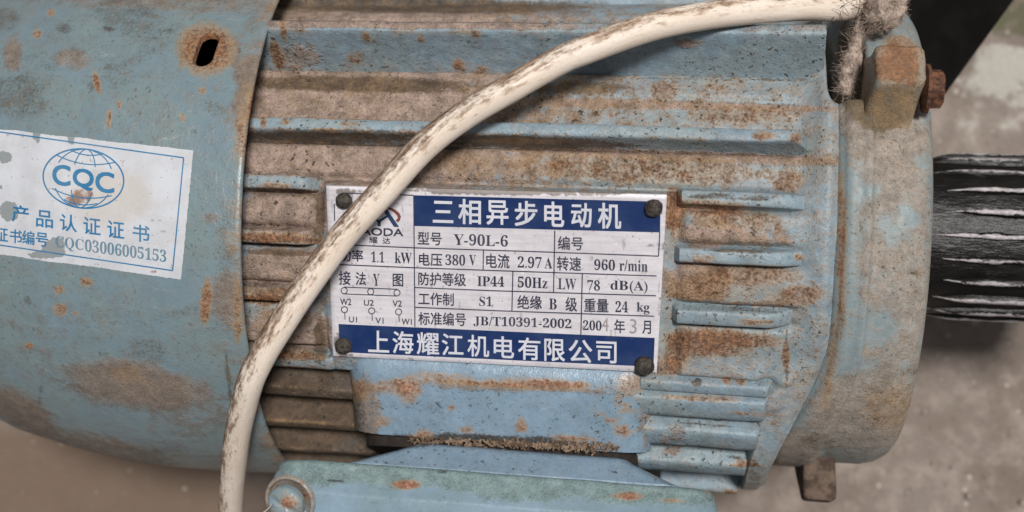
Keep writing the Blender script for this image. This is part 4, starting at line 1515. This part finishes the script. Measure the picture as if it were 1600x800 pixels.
def lint(label, cpts, rad, nf, flen):
    pc = catmull(np.array([[(x - 800) * (D - z) / D, (400 - y) * (D - z) / D, z] for x, y, z in cpts]), 60)
    pl = c2l(pc)
    root = empty("lint_clump", label, "lint", loc=((pl[:, 0].mean()) * S, pl[:, 1].mean() * S, (pl[:, 2].min() - GROUND) * S))
    n, ns = len(pl), 28
    V = []
    tan = np.gradient(pl, axis=0)
    for i in range(n):
        t = tan[i] / np.linalg.norm(tan[i])
        sx = np.cross(t, [0, 0, 1]); sx /= np.linalg.norm(sx)
        uy = np.cross(sx, t)
        rr = rad * (.35 + .75 * math.sin(math.pi * min(1, max(0, (i + 4) / (n + 7)))) ** .6)
        for k in range(ns):
            a = 2 * math.pi * k / ns
            V.append(pl[i] + (sx * math.cos(a) + uy * math.sin(a)) * rr)
    V = np.array(V)
    c = np.repeat(pl, ns, 0)
    V = c + (V - c) * (1 + .55 * fbm(V, 26, 101) + .3 * fbm(V, 8, 105, 2))[:, None]
    F = grid_faces(n, ns, wrap=True, flip=True).tolist() + [list(range(ns)), [(n - 1) * ns + k for k in range(ns)][::-1]]
    o = fix_normals(build("wad", V, F, M_lint, None))
    o.parent = root
    o.matrix_parent_inverse = Matrix.Translation(-Vector(root.location))
    strands = []
    for _ in range(nf):
        k = rng.integers(0, len(V))
        p = V[k]; d = (V[k] - c[k]); d = d / (np.linalg.norm(d) + 1e-6)
        tt = np.cross(d, rng.normal(size=3)); tt /= np.linalg.norm(tt) + 1e-6
        L_ = flen * rng.uniform(.4, 1.3)
        cv = rng.normal(size=3)
        q = [p - d * 3 + tt * L_ * s_ + d * (L_ * .30 * s_) + cv * (s_ * s_ * L_ * .55) for s_ in np.linspace(0, 1, 6)]
        strands.append(q)
    V, F = fibre_mesh(strands, .38)
    o = build("fibres", V, F, M_lint, None)
    o.parent = root
    o.matrix_parent_inverse = Matrix.Translation(-Vector(root.location))
    o['kind'] = 'stuff'
    return root


lint("long strip of grey lint hanging in the gap beside the bolt ear", [(1352, 20, -25), (1338, 60, -28), (1331, 100, -22), (1323, 128, -14), (1322, 150, -4)], 13, 1100, 12)
lint("fat wad of grey lint sitting above the rusty bolt ear", [(1354, 30, -12), (1374, 20, -6), (1390, 20, -10), (1394, -12, -20)], 24, 1500, 13)
# dark hairs tangled round the cable end
strands = []
for _ in range(46):
    x0 = rng.uniform(1290, 1345); y0 = rng.uniform(-8, 42)
    a = rng.uniform(0, 6.28); L_ = rng.uniform(12, 38)
    z0 = rng.uniform(-20, 26)
    c1, c2 = rng.normal(0, 18, 2)
    q = [at_cz(x0 + math.cos(a) * L_ * t + c1 * t * t, y0 + math.sin(a) * L_ * t + c2 * t * t, z0 + 10 * t) for t in np.linspace(0, 1, 7)]
    strands.append(q)
V, F = fibre_mesh(strands, .55)
o = build("hair_tangle", V, F, M_hair)
o['label'] = 'dark hairs tangled round the upper right end of the white cable'
o['category'] = 'hair'
o['kind'] = 'stuff'
q = [at_cz(400 + 24 * t + 5 * math.sin(3 * t), 808 - 24 * t + 3 * t * t, 30 + 8 * t) for t in np.linspace(-.6, 1, 10)]
V, F = fibre_mesh([q], 1.6, 6)
o = build("thread", V, F, M_thread)
o['label'] = 'thin pale thread beside the corner screw of the terminal box lid'
o['category'] = 'thread'
# chaff in the gap above the terminal box flange
V, F = [], []
for _ in range(520):
    x0 = rng.uniform(640, 970)
    x0 = x0 if rng.random() < .75 else rng.uniform(760, 930)
    yc = 688 + (x0 - 640) * .036 + rng.normal(0, 3.2)
    p = at_w(np.array([x0]), np.array([yc]), 324 + rng.uniform(-4, 9))[0]
    a = rng.uniform(0, math.pi); e = rng.uniform(-.6, .6)
    d = np.array([math.cos(a), math.sin(a), e]); L_ = rng.uniform(3, 9); r = rng.uniform(.7, 1.6)
    s_ = np.cross(d, [0, 0, 1]); s_ /= np.linalg.norm(s_); t_ = np.cross(s_, d)
    b0 = len(V)
    for q in (-1, 1):
        for (i, j) in ((-1, -1), (1, -1), (1, 1), (-1, 1)):
            V.append(p + d * q * L_ / 2 + s_ * i * r + t_ * j * r * .5)
    F += [[b0 + k for k in t] for t in ((0, 3, 2, 1), (4, 5, 6, 7), (0, 1, 5, 4), (1, 2, 6, 5), (2, 3, 7, 6), (3, 0, 4, 7))]
o = build("chaff", V, F, M_debris, smooth=False)
o['label'] = 'brown chaff and dirt collected along the gap above the terminal box'
o['category'] = 'debris'
o['kind'] = 'stuff'

# ------------------------------------------------------------------ black panel beyond the motor, grit
zc = -420
out2 = [(1330, -160), (1700, -160), (1588, -6), (1478, 146), (1462, 150), (1446, 132), (1400, 40)]
top = np.array([c2l([(x - 800) * (D - zc) / D, (400 - y) * (D - zc) / D, zc]) for x, y in out2])
bot = top.copy()
bot[:, 2] = GROUND
n = len(out2)
V = np.vstack([top, bot, (top - top.mean(0)) * .985 + top.mean(0) + np.array([0, 0, 5])])
F = [[i, (i + 1) % n, (i + 1) % n + n, i + n] for i in range(n)] + [[n + i for i in range(n)][::-1], [2 * n + i for i in range(n)]] + [[i, 2 * n + i, 2 * n + (i + 1) % n, (i + 1) % n] for i in range(n)]
o = fix_normals(build("black_tub", V, F, M_black, smooth=False))
o['label'] = 'black plastic corner of a tub behind the motor at upper right'
o['category'] = 'tub'
bmg = bmesh.new()
V, F = [], []
for _ in range(34):
    x0, y0 = rng.uniform(1290, 1600), rng.uniform(520, 800)
    if rng.random() < .25:
        x0, y0 = rng.uniform(0, 330), rng.uniform(690, 800)
    p = at_w(np.array([x0]), np.array([y0]), GROUND)[0]
    r = abs(rng.normal(0, 3.2)) + 1.5
    b0 = len(V)
    for d in ((1, 0, 0), (0, 1, 0), (-1, 0, 0), (0, -1, 0), (0, 0, 1), (0, 0, -1)):
        V.append(p + np.array(d) * r * rng.uniform(.6, 1.2) + np.array([0, 0, r * .3]))
    F += [[b0 + a, b0 + b, b0 + c] for a, b, c in ((0, 1, 4), (1, 2, 4), (2, 3, 4), (3, 0, 4), (1, 0, 5), (2, 1, 5), (3, 2, 5), (0, 3, 5))]
o = build("grit", V, F, M_pebble)
o['label'] = 'pale grit scattered on the concrete ground'
o['category'] = 'grit'
o['kind'] = 'stuff'
